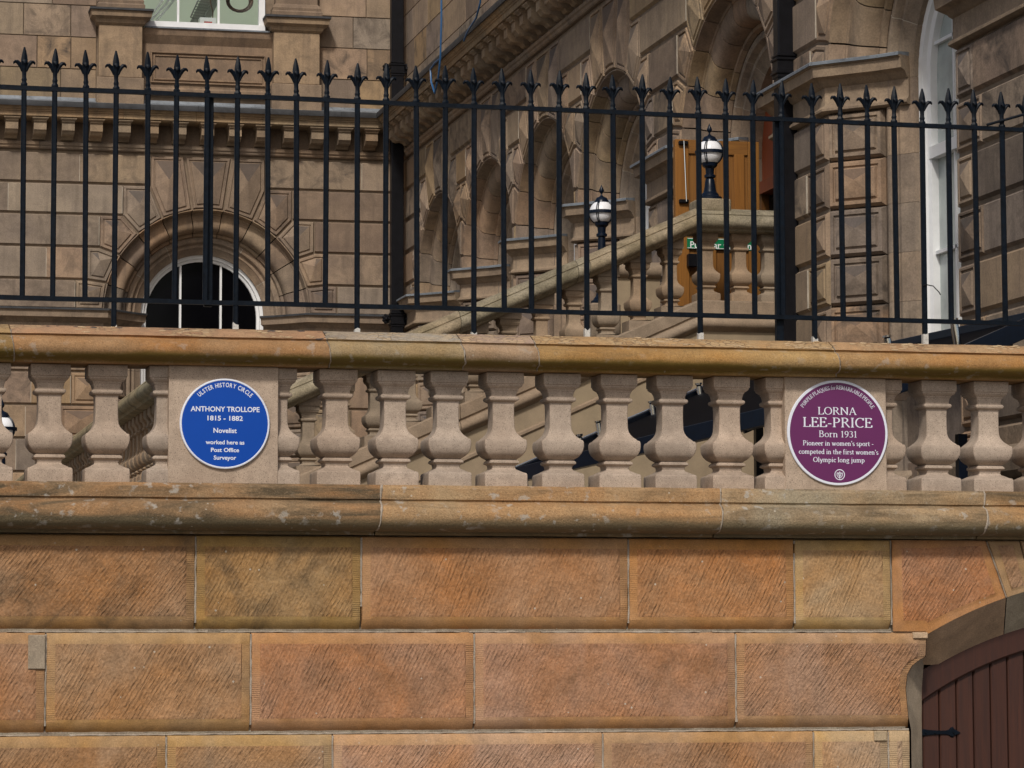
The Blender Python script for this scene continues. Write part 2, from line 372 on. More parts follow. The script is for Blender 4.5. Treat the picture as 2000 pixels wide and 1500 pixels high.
# ------------------------------------------------------------------ front retaining wall
from mathutils import noise as mn
WX0, WX1 = -1.6, 11.6
def px(x, y=1000): return PY(x, y, YW).x
wall = thing('retaining_wall', 'orange brown tooled sandstone wall along the bottom of the view, with an arched doorway at its right', 'wall', (3.8, YW, 0))
def jit(a, b, c, s): return mn.noise(Vector((a, b, c)))*s
def tooled_block(left, right, z0, z1, color, top=None, bot=None, lc=None, depth=.30, right_curve=None):
    """left/right are x at the joints; a height field with bevelled bed joints, drafted margins and a proud tooled panel"""
    nx = max(8, int((right-left)/.016)); nz = int((z1-z0)/.016)
    rings = []; mats_ = []; seed = random.uniform(0, 99)
    def cuts(n, L, marg, bev):       # positions that fall exactly on the bevel and margin edges
        ps = [0, bev*.5, bev, marg, marg+.006]; ps += [L-p for p in ps]
        k = n
        ps += [marg+.006+(L-2*marg-.012)*i/k for i in range(1, k)]
        return sorted(set(ps))
    L, H = right-left, z1-z0
    us = cuts(nx, L, .048, .006); vs = cuts(nz, H, .062, .010)
    V = []
    for iv, v in enumerate(vs):
        row = []
        for iu, u in enumerate(us):
            s_ = u/L
            if bot: bz = bot(left+u)
            else: bz = z0
            z = bz+(z1-bz)*v/H; x = left+u
            if right_curve: x = left+u*(right_curve(z)-left)/L
            du = min(u, L-u); dv = v; dt = H-v
            w_ = 0.0
            if dv < .032: w_ = -.060*(1-dv/.032)
            if dt < .012: w_ = min(w_, -.012*(1-dt/.012))
            if du < .006: w_ = min(w_, -.006*(1-du/.006))
            panel = du > .050 and v > .075 and dt > .060
            if panel: w_ += .006+jit(x*9+seed, z*9, seed, .006)+jit(x*40+seed, z*40, seed, .003)
            else: w_ += jit(x*14, z*14, seed, .0022)
            edge = min(du, v, dt) < .001
            if edge: w_ = -depth if False else w_-.012
            x += jit(seed, z*16, 3.3, .004) if du < .002 else 0
            z += jit(x*13, seed, 8.1, .003) if min(v, dt) < .002 else 0
            row.append((x, z, w_))
        V.append(row)
    mb = MB(); nu = len(us)
    mb.v = [FW.p(x, z, w_) for row in V for x, z, w_ in row]
    for a in range(len(vs)-1):
        for b in range(nu-1):
            uc = (us[b]+us[b+1])/2; vc = (vs[a]+vs[a+1])/2; du = min(uc, L-uc)
            panel = du > .050 and vc > .075 and H-vc > .060
            mb.f.append([a*nu+b, a*nu+b+1, (a+1)*nu+b+1, (a+1)*nu+b])
            mb.m.append(0 if panel else (2 if du < .05 and .06 < vc < H-.05 else 1))
    # the sides run back into the wall
    nv = len(vs); per = [b for b in range(nu)]+[a*nu+nu-1 for a in range(1, nv)]+[(nv-1)*nu+b for b in range(nu-2, -1, -1)]+[a*nu for a in range(nv-2, 0, -1)]
    base = len(mb.v)
    for i in per: p = mb.v[i].copy(); p.y = YW+depth; mb.v.append(p)
    for i in range(len(per)):
        j = (i+1) % len(per); mb.f.append([per[i], per[j], base+j, base+i]); mb.m.append(1)
    return mb.build('stone_block', [Mtool, Mmarg, Mtick], wall, color=color, smooth=50)
zc = [0.0, .50, 1.056, 1.617, 2.152]
# arch of the doorway: circle through three measured points on its front edge
def circ3(a, b, c):
    ax, ay = a; bx, by = b; cx_, cy_ = c
    d = 2*(ax*(by-cy_)+bx*(cy_-ay)+cx_*(ay-by))
    ux = ((ax*ax+ay*ay)*(by-cy_)+(bx*bx+by*by)*(cy_-ay)+(cx_*cx_+cy_*cy_)*(ay-by))/d
    uy = ((ax*ax+ay*ay)*(cx_-bx)+(bx*bx+by*by)*(ax-cx_)+(cx_*cx_+cy_*cy_)*(bx-ax))/d
    return ux, uy, math.hypot(ax-ux, ay-uy)
P1, P2, P3 = [(lambda p: (p.x, p.z))(PY(x, y, YW)) for x, y in ((1811, 1239), (1886, 1199), (2000, 1156))]
AX, AZ, AR = circ3(P1, P2, P3)
print('arch', AX, AZ, AR, P1, P3)
arch_z = lambda x: AZ+math.sqrt(max(AR*AR-(x-AX)**2, 0))
XJ = px(1780, 1430)         # jamb edge
BT = {1: (1.0, .97, .95)}
def T(r, g, b): return (r, g, b)
rows = [
 (zc[3], zc[4], [-1.6, px(-330, 1140), px(382, 1140), px(706, 1140), px(1228, 1140), px(1552, 1140), px(1741, 1140)],
  [T(.95, .9, .9), (.88, .88, .80, 2.0), (.92, .98, .80, 2.0), (1.04, .94, .85, .7), (1.08, .92, .72, .7), (1.08, 1.28, 1.1, .5)]),
 (zc[2], zc[3], [-1.6, px(-420, 1340), px(89, 1340), px(490, 1340), px(927, 1340), px(1438, 1340), px(1805, 1340)],
  [T(1, 1, 1), T(1.0, .95, .92), T(1.0, 1.05, .95), T(1.02, .95, .92), T(1.06, 1.03, 1.05), T(1.0, .98, 1.02)]),
 (zc[1], zc[2], [-1.6, px(-60, 1480), px(325, 1480), px(650, 1480), px(1178, 1480), px(1590, 1480), px(1736, 1480), px(1779, 1480)],
  [T(1, 1, 1), T(.96, .95, .88), T(1.0, 1.08, 1.1), T(1.12, 1.18, 1.25), T(1.0, 1.02, 1.0), T(1.15, 1.3, 1.4), T(1.12, 1.25, 1.3)]),
 (zc[0], zc[1], [-1.6, -.4, .9, 2.1, 3.6, 4.9, XJ], [T(1, 1, 1)]*6)]
xa = XJ-.04
imp_r = [(zc[2], XJ), (PY(1776, 1400, YW).z, px(1775, 1400)), (PY(1771, 1345, YW).z, px(1770, 1345)), (PY(1773, 1318, YW).z, px(1773, 1318)), (PY(1782, 1301, YW).z, px(1782, 1301)), (PY(1796, 1289, YW).z, px(1796, 1289)), (PY(1809, 1283, YW).z, px(1809, 1283)), (zc[3]+.01, px(1811, 1243))]
def lerp_tab(tab, z):
    if z <= tab[0][0]: return tab[0][1]
    for (a, b), (c, d) in zip(tab, tab[1:]):
        if z <= c: return b+(d-b)*(z-a)/(c-a)
    return tab[-1][1]
imp_curve = lambda z: lerp_tab(imp_r, z)
for z0, z1, js, cs in rows:
    for i in range(len(js)-1):
        rc = imp_curve if (z0 == zc[2] and i == len(js)-2) else None
        tooled_block(js[i]+.003, js[i+1]-.003, z0+.004, z1-.004, tuple(c*random.uniform(.97, 1.03) for c in cs[i][:3])+((cs[i][3],) if len(cs[i]) > 3 else ()), right_curve=rc)
# arch stones: the bed follows the arch
def vouss(x0t, x1t, a0x, a1x, color):
    nx, nz = 46, 34; mb = MB(); seed = random.uniform(0, 50)
    H = .5
    for j in range(nz+1):
        t = j/nz
        for i in range(nx+1):
            s_ = i/nx
            xb = a0x+(a1x-a0x)*s_; zb = (arch_z(xb) if P1[0] < xb < 2*AX-P1[0] else zc[3]+.004)
            xt = x0t+(x1t-x0t)*s_; zt = zc[4]-.004
            x = xb+(xt-xb)*t; z = zb+(zt-zb)*t
            d = min(t*.45, (1-t)*.5, s_*(x1t-x0t), (1-s_)*(x1t-x0t))
            w_ = jit(x*14, z*14, seed, .0022)
            if (1-t) < .02: w_ -= .010
            if t < .001: w_ -= .0
            if d > .05: w_ += .006+jit(x*9, z*9, seed, .006)+jit(x*40, z*40, seed, .003)
            if s_ in (0.0, 1.0): w_ -= .012
            mb.v.append(FW.p(x, z, w_))
    for j in range(nz):
        for i in range(nx):
            t = (j+.5)/nz; s_ = (i+.5)/nx; d = min(t*.45, (1-t)*.5, s_*(x1t-x0t), (1-s_)*(x1t-x0t))
            n_ = nx+1; mb.f.append([j*n_+i, j*n_+i+1, (j+1)*n_+i+1, (j+1)*n_+i]); mb.m.append(0 if d > .05 else 1)
    # splayed soffit under the stone
    base = len(mb.v); n_ = 14
    for k in range(3):
        for i in range(n_+1):
            xb = a0x+(a1x-a0x)*i/n_; zb = arch_z(xb) if xb > P1[0] else zc[3]+.004
            f_ = k/2
            rr = math.hypot(xb-AX, zb-AZ); q = 1-.225*f_/rr
            x = AX+(xb-AX)*q; z = AZ+(zb-AZ)*q
            mb.v.append(FW.p(x, z, -.002-.21*f_))
    for k in range(2):
        for i in range(n_): mb.f.append([base+k*(n_+1)+i, base+(k+1)*(n_+1)+i, base+(k+1)*(n_+1)+i+1, base+k*(n_+1)+i+1]); mb.m.append(3)
    return mb.build('arch_stone', [Mtool, Mmarg, Mtick, Msoff], wall, color=color, smooth=45)

x1j, x1b = px(1928, 1055), px(1966, 1168)
dx = (AX-x1b)
cuts_b = [x1b+(AX-x1b)*k/5 for k in range(6)]
def top_of(xb):
    zb = arch_z(xb); return xb+(xb-AX)*(zc[4]-zb)/max(zb-AZ, .1)
vouss(px(1744, 1140)+.0, x1j-.003, px(1744, 1140), x1b-.003, (1.02, .88, .80))
for k in range(5):
    a, b = cuts_b[k], cuts_b[k+1]
    ta = x1j if k == 0 else top_of(a); tb = top_of(b) if k < 4 else AX
    vouss(ta+.003, tb-.003, a+.003, b-.003, tint((.95, .98, .98), .08))
# the right half of the arch mirrors the left, beyond the edge of the photograph
for k in range(5):
    a, b = cuts_b[k], cuts_b[k+1]; ta = x1j if k == 0 else top_of(a); tb = top_of(b) if k < 4 else AX
    vouss(2*AX-tb+.003, 2*AX-ta-.003, 2*AX-b+.003, 2*AX-a-.003, tint((.95, .98, .98), .08))
XR = 2*AX-XJ
for z0, z1 in zip(zc, zc[1:]):
    if XR < WX1-.2: tooled_block(XR+.003 if z1 < zc[4] else 2*AX-x1b+.25, WX1, z0+.004, z1-.004, tint((1, 1, 1), .06))
# reveal of the jamb: follows the stop curve, then straight down; runs back to the door
mb = MB(); zs = [0, .4, .8, zc[2]]+[z for z, _ in imp_r[1:]]
bx = px(1800, 1400)+.045
fr_ = [(imp_curve(z) if z > zc[2] else XJ, z) for z in zs]
mb.loft([[FW.p(x, z, -.004) for x, z in fr_], [FW.p(max(XJ+.147+(0 if z < zc[2]+.2 else (z-zc[2]-.2)*.10), x), z, -.21) for x, z in fr_]], cap=False, closed=False)
mb.build('jamb_reveal_stone', Msoff, wall, smooth=50)
# core of the wall: mortar behind the stones, with the doorway left open
mb = MB()
mb.box(WX0, YW+.04, 0, XJ-.02, YW+.5, zc[4]); mb.box(2*AX-XJ+.02, YW+.04, 0, WX1, YW+.5, zc[4])
ov = [(XJ-.02, YW+.04)]
n_ = 40; pts_b = [(XJ-.02+2*(AX-XJ+.02)*i/n_) for i in range(n_+1)]
lo_ = [max(arch_z(x)-.02, zc[3]) if P1[0] < x < 2*AX-P1[0] else zc[3] for x in pts_b]
for i in range(n_):
    a, b = pts_b[i], pts_b[i+1]
    mb.add([(a, YW+.04, lo_[i]), (b, YW+.04, lo_[i+1]), (b, YW+.04, zc[4]), (a, YW+.04, zc[4]), (a, YW+.5, lo_[i]), (b, YW+.5, lo_[i+1]), (b, YW+.5, zc[4]), (a, YW+.5, zc[4])],
           [(0, 1, 2, 3), (4, 7, 6, 5), (0, 4, 5, 1), (3, 2, 6, 7)])
mb.build('mortar_core', Mmort, wall)
# pale pointing squeezed out along the joints
def pointing(p0, p1, wd=.007, seed=0, frac=1.0, name='mortar_joint', par=None, m=None, proud=.002, fr=FW, back=.03):
    n = max(3, int((Vector(p1)-Vector(p0)).length/.018)); mb = MB(); q0, q1 = Vector(p0), Vector(p1)
    d = (q1-q0).normalized(); nn = Vector((-d.y, d.x)); runs = []; cur = []
    for i in range(n+1):
        t = i/n; c = q0.lerp(q1, t); c = c+nn*jit(c.x*17+seed, c.y*17, 1.7, .0035)
        hw = wd*(.55+.45*mn.noise(Vector((c.x*30+seed, c.y*30, 5.)))) if frac >= 1 or mn.noise(Vector((c.x*5+seed, c.y*5, 9.))) < frac-.5 else 0
        if hw > .0012: cur.append((c, hw))
        else:
            if len(cur) > 1: runs.append(cur)
            cur = []
    if len(cur) > 1: runs.append(cur)
    for run in runs:
        mb.loft([[fr.p(c.x-nn.x*h, c.y-nn.y*h, -back), fr.p(c.x-nn.x*h, c.y-nn.y*h, proud-.002), fr.p(c.x, c.y, proud), fr.p(c.x+nn.x*h, c.y+nn.y*h, proud-.002), fr.p(c.x+nn.x*h, c.y+nn.y*h, -back)] for c, h in run])
    if mb.v: mb.build(name, m or Mjoint, par or wall)
for z0, z1, js, cs in rows[:3]:
    for k, x in enumerate(js[1:-1]):
        pointing((x, z0+.05), (x, z1-.012), .0085, seed=x*3, frac=.95, proud=-.002)
    if z0 != zc[1]: pointing((max(js[0], WX0), z0), (min(js[-1], XJ-.01) if z0 == zc[2] else js[-1], z0), .0075, seed=z0, frac=.92, proud=-.012, back=.05)
pointing((WX0, zc[1]), (XJ, zc[1]), .008, seed=4, proud=-.02)
pointing((x1b, arch_z(x1b)), (x1j, zc[4]-.01), .005, seed=2, proud=-.001)
pointing((px(1741, 1140)+.001, zc[3]+.04), (px(1741, 1140)+.001, zc[4]-.01), .005, seed=2, proud=-.001)
# small repair stones let into the wall
def patch(x0, y0, x1, y1, c):
    a, b = PY(x0, y0, YW), PY(x1, y1, YW)
    mb = MB(); mb.box(a.x, YW-.014, b.z, b.x, YW+.1, a.z); mb.build('repair_stone', [Mpatch], wall, bevel=.004, color=c)
Mpatch = stone('grey_repair_stone', (.30, .245, .18), (.34, .27, .2), big=3, bump=.004, soot=.3)
patch(55, 1240, 88, 1307, (1, 1, 1)); patch(1706, 1428, 1731, 1447, (1.2, 1.15, 1.0)); patch(1782, 1235, 1811, 1247, (1.5, 1.35, 1.2))
# ------------------------------------------------------------------ string course and coping
bal = thing('balustrade', 'weathered stone balustrade with square vase balusters and a rounded coping on top of the wall', 'balustrade', (3.8, YW, 2.15))
def moulding(name, x0, x1, prof, mats, parent, matf=None, step=.035, amp=.0022, slant=0.0, color=None, seed=None):
    """a moulded stone: profile of (p outwards, z), swept along x with worn, slightly uneven arrises; slant leans the joints"""
    seed = random.uniform(0, 99) if seed is None else seed
    n = max(2, int((x1-x0)/step)); mb = MB(); rings = []
    zlo = min(z for p, z in prof); zhi = max(z for p, z in prof)
    for i in range(n+1):
        x = x0+(x1-x0)*i/n; ring = []
        e = min(i, n-i); er = .006 if e == 0 else 0
        for k, (p, z) in enumerate(prof):
            xx = x+slant*((z-zlo)/(zhi-zlo)-.5)*(1 if i in (0, n) else 0)
            if i in (0, n): xx += jit(z*30, seed+i, 2., .006)
            a = amp
            ring.append((xx, YW-(p-(er if p > .03 else 0)+jit(x*6+k*3, seed, k*.7, a)+jit(x*30, k*1.3, seed, a*.5)), z+jit(x*5, seed, k*.9, a*.7)))
        rings.append(ring)
    mb.loft(rings, 0)
    if matf:
        m_ = len(prof)
        for fi in range(n*m_):
            k = fi % m_; mb.m[fi] = matf(k, prof)
    return mb.build(name, mats, parent, color=color or tint((1, 1, 1), .06), smooth=38)
def arc(p0, p1, bulge, n=8):     # points from p0 to p1 on an arc bulging to its left side
    (a, b), (c, d) = p0, p1; mx, mz = (a+c)/2, (b+d)/2; dx, dz = c-a, d-b; L = math.hypot(dx, dz)
    r_ = (L*L/4+bulge*bulge)/(2*bulge); nx, nz = dz/L, -dx/L
    cx_, cz_ = mx-nx*(r_-bulge), mz-nz*(r_-bulge)
    t0 = math.atan2(b-cz_, a-cx_); t1 = math.atan2(d-cz_, c-cx_)
    while t1-t0 > math.pi: t1 -= 2*math.pi
    while t1-t0 < -math.pi: t1 += 2*math.pi
    return [(cx_+r_*math.cos(t0+(t1-t0)*i/n), cz_+r_*math.sin(t0+(t1-t0)*i/n)) for i in range(n+1)]
prof_s = [(-.30, 2.155), (.015, 2.155), (.02, 2.172), (.075, 2.176)]+arc((.105, 2.180), (.115, 2.332), .065, 10)+[(.098, 2.340), (.098, 2.347), (.108, 2.352), (.100, 2.412), (.075, 2.433), (-.30, 2.433)]
sj = [WX0, px(-420, 985), px(735, 985), px(1395, 985), px(1908, 985), 8.2, WX1]
sc_ = [(.9, .85, .8, 1.8), (.82, .80, .78, 2.0), (1.0, 1.02, 1.0, 1.0), (.88, 1.08, 1.3, 1.3), (.95, 1.05, 1.1, 1.2), T(1, 1, 1)]
for i in range(len(sj)-1):
    moulding('string_course_stone', sj[i]+.004, sj[i+1]-.004, prof_s, [Mstr], bal, color=sc_[i], slant=.03, amp=.003)
prof_c = [(-.27, 3.087), (-.02, 3.087), (.040, 3.088), (.048, 3.104), (.070, 3.109)]+arc((.082, 3.112), (.092, 3.222), .050, 9)+[(.078, 3.229), (.078, 3.236), (.090, 3.240), (.060, 3.262), (-.015, 3.296), (-.22, 3.296), (-.30, 3.24), (-.33, 3.17), (-.30, 3.105)]
ncp = len(prof_c)
cj = [WX0, px(-250, 690), px(22, 690), px(636, 690), px(897, 690), px(1041, 690), px(1624, 690), px(2290, 690), WX1]
cc = [T(1, 1, 1), T(.8, .8, .62), T(.86, .76, .70), T(.80, 1.02, 1.30), T(.88, .92, 1.10), T(.96, .93, .74), T(.93, .85, .72), T(1, 1, 1)]
isct = lambda k, prof: 1 if prof[k][1] > 3.238 and prof[(k+1) % len(prof)][1] > 3.238 else 0
for i in range(len(cj)-1):
    moulding('coping_stone', cj[i]+.003, cj[i+1]-.003, prof_c, [Mcop, Mcopt], bal, matf=isct, color=cc[i], slant=-.03, amp=.0028)
for x in sj[1:-1]:
    mb = MB(); n = 14
    pr = prof_s[3:-1]; cent = []
    for k, (p, z) in enumerate(pr):
        xx = x+.03*((z-2.155)/.278-.5)+jit(z*40, x, 1., .006)
        h = .004+.010*abs(mn.noise(Vector((z*25, x, 2.)))); cent.append([(xx-h, YW-p+.006, z), (xx, YW-p-.001, z), (xx+h, YW-p+.006, z), (xx, YW-p+.03, z)])
    mb.loft(cent); mb.build('mortar_joint', Mjoint, bal)
for x in cj[1:-1]:
    mb = MB(); pr = prof_c[2:-5]; cent = []
    for k, (p, z) in enumerate(pr):
        xx = x-.03*((z-3.087)/.209-.5)+jit(z*40, x, 1., .006)
        h = .0025+.005*abs(mn.noise(Vector((z*25, x, 2.)))); cent.append([(xx-h, YW-p+.006, z), (xx, YW-p-.001, z), (xx+h, YW-p+.006, z), (xx, YW-p+.03, z)])
    mb.loft(cent); mb.build('mortar_joint', Mjoint, bal)
# scales of stone and grit lifting off the top of the coping
mb = MB()
for _ in range(420):
    x = random.uniform(px(1050, 660), px(2000, 660)) if random.random() < .8 else random.uniform(px(150, 660), px(620, 660))
    if mn.noise(Vector((x*3.3, 1, 1))) < random.uniform(-.1, .25): continue
    t = random.random(); p = .084-.09*t; z = 3.2425+.050*t
    r_ = random.uniform(.007, .023); a0 = random.random()*6; pts = []
    for k in range(6):
        q = a0+k*math.pi/3; rr = r_*random.uniform(.6, 1.1); pp = p+.45*rr*math.sin(q); zz = z-(pp-p)*.55
        pts.append((x+rr*1.3*math.cos(q), YW-pp, zz))
    top = [(a, b-.003, c+.0045) for a, b, c in pts]; mb.loft([pts, top])
mb.build('flaking_scale', stone('loose_scale', (.48, .35, .21), (.40, .28, .17), bump=.002, soot=.2), bal, kind='stuff')
mb = MB()
for _ in range(150):      # dark lichen spots on the left-hand coping stones
    x = random.uniform(px(24, 660), px(634, 660))
    if mn.noise(Vector((x*2.5, 4, 1))) < -.05: continue
    t = random.random(); p = .084-.09*t; z = 3.2405+.050*t; r_ = random.uniform(.006, .018); a0 = random.random()*6
    pts = [(x+r_*1.6*math.cos(a0+k*1.05)*random.uniform(.6, 1.1), p+.4*r_*math.sin(a0+k*1.05)) for k in range(6)]
    mb.loft([[(a, YW-b, z-(b-p)*.55-.002) for a, b in pts], [(a, YW-b-.001, z-(b-p)*.55+.0025) for a, b in pts]])
mb.build('lichen_spot', plain('dark_lichen', (.045, .04, .042), .95, var=.4, scale=60), bal, kind='stuff')
# ------------------------------------------------------------------ balusters
bprof = [  # (z fraction from the top downwards in measured units of 1/748, half width)
 (0, 122), (4, 125), (72, 125), (75, 119), (84, 118), (92, 112), (104, 96), (112, 94), (116, 90), (140, 84), (152, 84), (156, 94), (163, 99), (172, 99), (180, 95), (186, 84), (192, 74),
 (230, 72), (300, 72), (355, 74), (378, 79), (396, 88), (412, 101), (426, 117), (436, 126), (437, 133), (444, 138), (455, 141), (480, 141), (504, 137), (525, 128), (548, 110), (562, 90), (568, 82), (572, 90), (580, 98), (590, 99), (596, 92), (602, 80), (622, 76), (632, 82), (640, 98), (652, 120), (658, 136), (664, 140), (672, 142), (745, 142), (748, 139)]
def baluster_mesh(H, s=1.0, m=Mbal, name='baluster'):
    mb = MB(); rings = []
    for t, hw in bprof:
        z = H*(1-t/748); h = hw/748*H*s; c = min(.008, h*.12)
        flat = t < 90 or t > 655
        c = .0025 if flat else .004
        sub = []
        for sx, sy in ((1, 1), (-1, 1), (-1, -1), (1, -1)):
            if sx*sy > 0: sub += [(sx*h, sy*(h-c)), (sx*(h-c), sy*h)]
            else: sub += [(sx*(h-c), sy*h), (sx*h, sy*(h-c))]
        rings.append([(x, y, z) for x, y in sub])
    mb.loft(rings)
    return mb
BH = .650
b0 = baluster_mesh(BH).build('baluster', Mbal, bal, smooth=24, origin=(0, 0, 0), color=(1, 1, 1))
bx_ = [98, 210, 330, 543, 662, 776, 880, 989, 1101, 1212, 1321, 1433, 1534, 1732, 1839, 1941]
left_ = [px(98, 900)-k*.325 for k in range(1, 8)]; right_ = [px(1941, 900)+k*.325 for k in range(1, 16)]
hwb = 142/748*BH
first = True
for x in sorted([px(q, 900) for q in bx_]+left_+right_):
    if x > WX1-.15: continue
    loc = (x, YW+hwb+.004, 2.434)
    if first: b0.location = Vector(loc)-worldloc(bal); first = False; b = b0
    else: b = dup(b0, bal, loc, random.uniform(-.01, .01))
    b.color = (*tint((1, 1, 1), .08, .03), random.uniform(.3, 2.2))
def pedestal(xa, xb):
    mb = MB(); mb.box(xa, YW-.001, 2.434, xb, YW+.23, 3.086)
    mb.build('plaque_panel', Mbal, bal, bevel=.003, color=(1.05, 1.03, 1.0))
pedestal(px(329, 900), px(543, 900)); pedestal(px(1534, 900), px(1732, 900))
# ------------------------------------------------------------------ iron railing
YF = YW+.11
rail = thing('iron_railing', 'dark navy black iron railing with fleur de lis spearheads standing on the coping', 'railing', (3.8, YF, 3.29))
def spearhead_mb():
    mb = MB()
    prof = [(.0, .0), (.017, .0), (.021, .008), (.021, .018), (.014, .026), (.015, .034), (.017, .042), (.0135, .050), (.013, .068), (.0145, .085), (.0175, .100), (.0215, .114), (.0225, .126), (.0215, .140), (.0205, .155), (.018, .172), (.014, .190), (.0095, .208), (.005, .224), (.0, .229)] if True else [(.0, .0), (.017, .0), (.021, .008), (.021, .018), (.014, .026), (.015, .034), (.017, .042), (.0135, .050), (.013, .068), (.0155, .088), (.0205, .108), (.0265, .126), (.0275, .140), (.0255, .155), (.0215, .172), (.0165, .190), (.0105, .209), (.005, .225), (.0, .229)]
    mb.loft([[(r_*math.cos(q)*(1 if k % 2 else .86), r_*.8*math.sin(q)*(1 if k % 2 else .86), z) for k, q in enumerate([2*math.pi*j/12 for j in range(12)])] for r_, z in prof if r_ > 0])
    path = [(.010, .088), (.018, .112), (.028, .130), (.040, .141), (.050, .141), (.057, .135), (.059, .127)]
    wd = [.009, .012, .015, .016, .014, .009, .003]; th = [.010, .014, .016, .015, .012, .008, .003]
    for ang in (0, math.pi, math.pi/2, -math.pi/2):
        ca, sa = math.cos(ang), math.sin(ang); rings = []
        f_ = 1 if ang in (0, math.pi) else .5
        for i, (x, z) in enumerate(path):
            a = path[max(i-1, 0)]; b = path[min(i+1, 6)]; tx, tz = b[0]-a[0], b[1]-a[1]; l = math.hypot(tx, tz); nx, nz = -tz/l, tx/l
            ring = []
            for k in range(8):
                q = 2*math.pi*k/8; o1 = math.cos(q)*th[i]*.75; o2 = math.sin(q)*wd[i]
                X = (x+nx*o1)*f_; Z = z+nz*o1; ring.append((X*ca-o2*sa, X*sa+o2*ca, Z))
            rings.append(ring)
        mb.loft(rings)
    return mb
bars = [(47,), (107,), (168,), (227,), (289,), (345,), (405,), (464,), (523,), (579,), (638,), (698,), (754,), (813,), (870,), (926,), (982,), (1037,), (1092,), (1145,), (1197,), (1254,), (1308,), (1364,), (1417,), (1470,), (1526,), (1587,), (1641,), (1694,), (1746,), (1801,), (1852,), (1903,), (1957,), (2003,)]
xs = [b[0] for b in bars]
topy = lambda x: 169+.0425*x
boty = lambda x: 580+.0262*x
feet = {227, 464, 698, 926, 1145, 1364, 1587, 1801}
sp0 = None
def rz(x, yf): return PY(x, yf(x), YF)
allx = [(PY(x, topy(x), YF).x, rz(x, topy).z, rz(x, boty).z, x in feet, x) for x in xs]
zt = lambda X: allx[0][1]+(allx[-1][1]-allx[0][1])*(X-allx[0][0])/(allx[-1][0]-allx[0][0])
zb = lambda X: allx[0][2]+(allx[-1][2]-allx[0][2])*(X-allx[0][0])/(allx[-1][0]-allx[0][0])
X = allx[0][0]; k = 0
ext = []
while X > WX0+.2: X -= .173; k += 1; ext.append((X, zt(X), zb(X), k % 4 == 3, 0))
X = allx[-1][0]; k = 0
while X < WX1-.2: X += .173; k += 1; ext.append((X, zt(X), zb(X), k % 4 == 1, 0))
for X, z1, z0, foot, px_ in allx+ext:
    h = .0143; lean = random.uniform(-.006, .006)
    mb = MB(); lo = 3.285 if foot else z0-.006
    yy = YF
    sc1 = 1.0
    mb.loft([[(X+a*h-lean*(1 if z < 4 else 0), yy+b*h, z) for a, b in ((-1, -.6), (-.6, -1), (.6, -1), (1, -.6), (1, .6), (.6, 1), (-.6, 1), (-1, .6))] for z in (lo, z1+.004)])
    b = mb.build('bar', Miron, rail, smooth=30)
    if sp0 is None:
        sp0 = spearhead_mb().build('spearhead', Miron, b, smooth=40, origin=(0, 0, 0)); sp0.location = Vector((X, yy, z1+.004))-worldloc(b)
    else:
        s2 = sp0.copy(); COL.objects.link(s2); s2.parent = b; s2.location = Vector((X, yy, z1+.004))-worldloc(b); s2.rotation_euler = (random.uniform(-.02, .02), random.uniform(-.03, .03), random.uniform(-.15, .15))
        s2.scale = (1, 1, random.uniform(.97, 1.03))
    if foot:
        mb = MB(); hh = .0158; top_ = 3.29+{464: .045, 698: .035, 926: .022, 1145: .055, 1364: .045, 1587: .035, 1801: .08}.get(px_, .015)
        mb.loft([[(X-lean+a*hh, yy+b_*hh, z+(random.uniform(-.008, .012) if z > 3.3 else 0)) for a, b_ in ((-1, -1), (0, -1), (1, -1), (1, 1), (-1, 1))] for z in (3.284, top_)])
        mb.build('white_painted_foot', Mfoot, rail)
def hrail(zf, th, hh, name='rail_bar'):
    mb = MB(); rings = []
    n = 60
    for i in range(n+1):
        X = WX0+(WX1-WX0)*i/n; z = zf(X)+jit(X*1.3, th, 0, .006)
        rings.append([(X, YF-.016+0*i, z-hh), (X, YF+.016, z-hh), (X, YF+.016, z+hh), (X, YF-.016, z+hh)])
    mb.loft(rings); return mb.build(name, Miron, rail)
hrail(lambda X: zt(X), .1, .012); hrail(lambda X: zb(X), 3.1, .0125)
# thicker standards with stays at two places
for x_, wdt in ((409, .024), (1524, .022)):
    X = PY(x_, 400, YF).x
    mb = MB(); mb.box(X-wdt, YF+.018, zb(X)-.02 if x_ < 1000 else 3.286, X+wdt, YF+.06, zt(X)); mb.build('standard', Miron, rail, bevel=.003)
mb = MB(); q = PY(1925, 245, YF)-Vector((0, .02, 0)); mb.tube([q, q+Vector((.8, -.02, .24))], .008, 8); mb.build('stay_rod', Miron, rail)
q = PY(1808, 557, YF)+Vector((0, -.02, 0)); mb = MB(); mb.tube([q+Vector((-.03, 0, -.005)), q, q+Vector((.035, -.01, -.008)), q+Vector((.062, -.03, -.045)), q+Vector((.072, -.03, -.062))], .0035, 6)
tag(mb.build('cable_tie', Mblack), 'black cable tie end sticking out of a railing bar in front of the white window', 'cable tie')
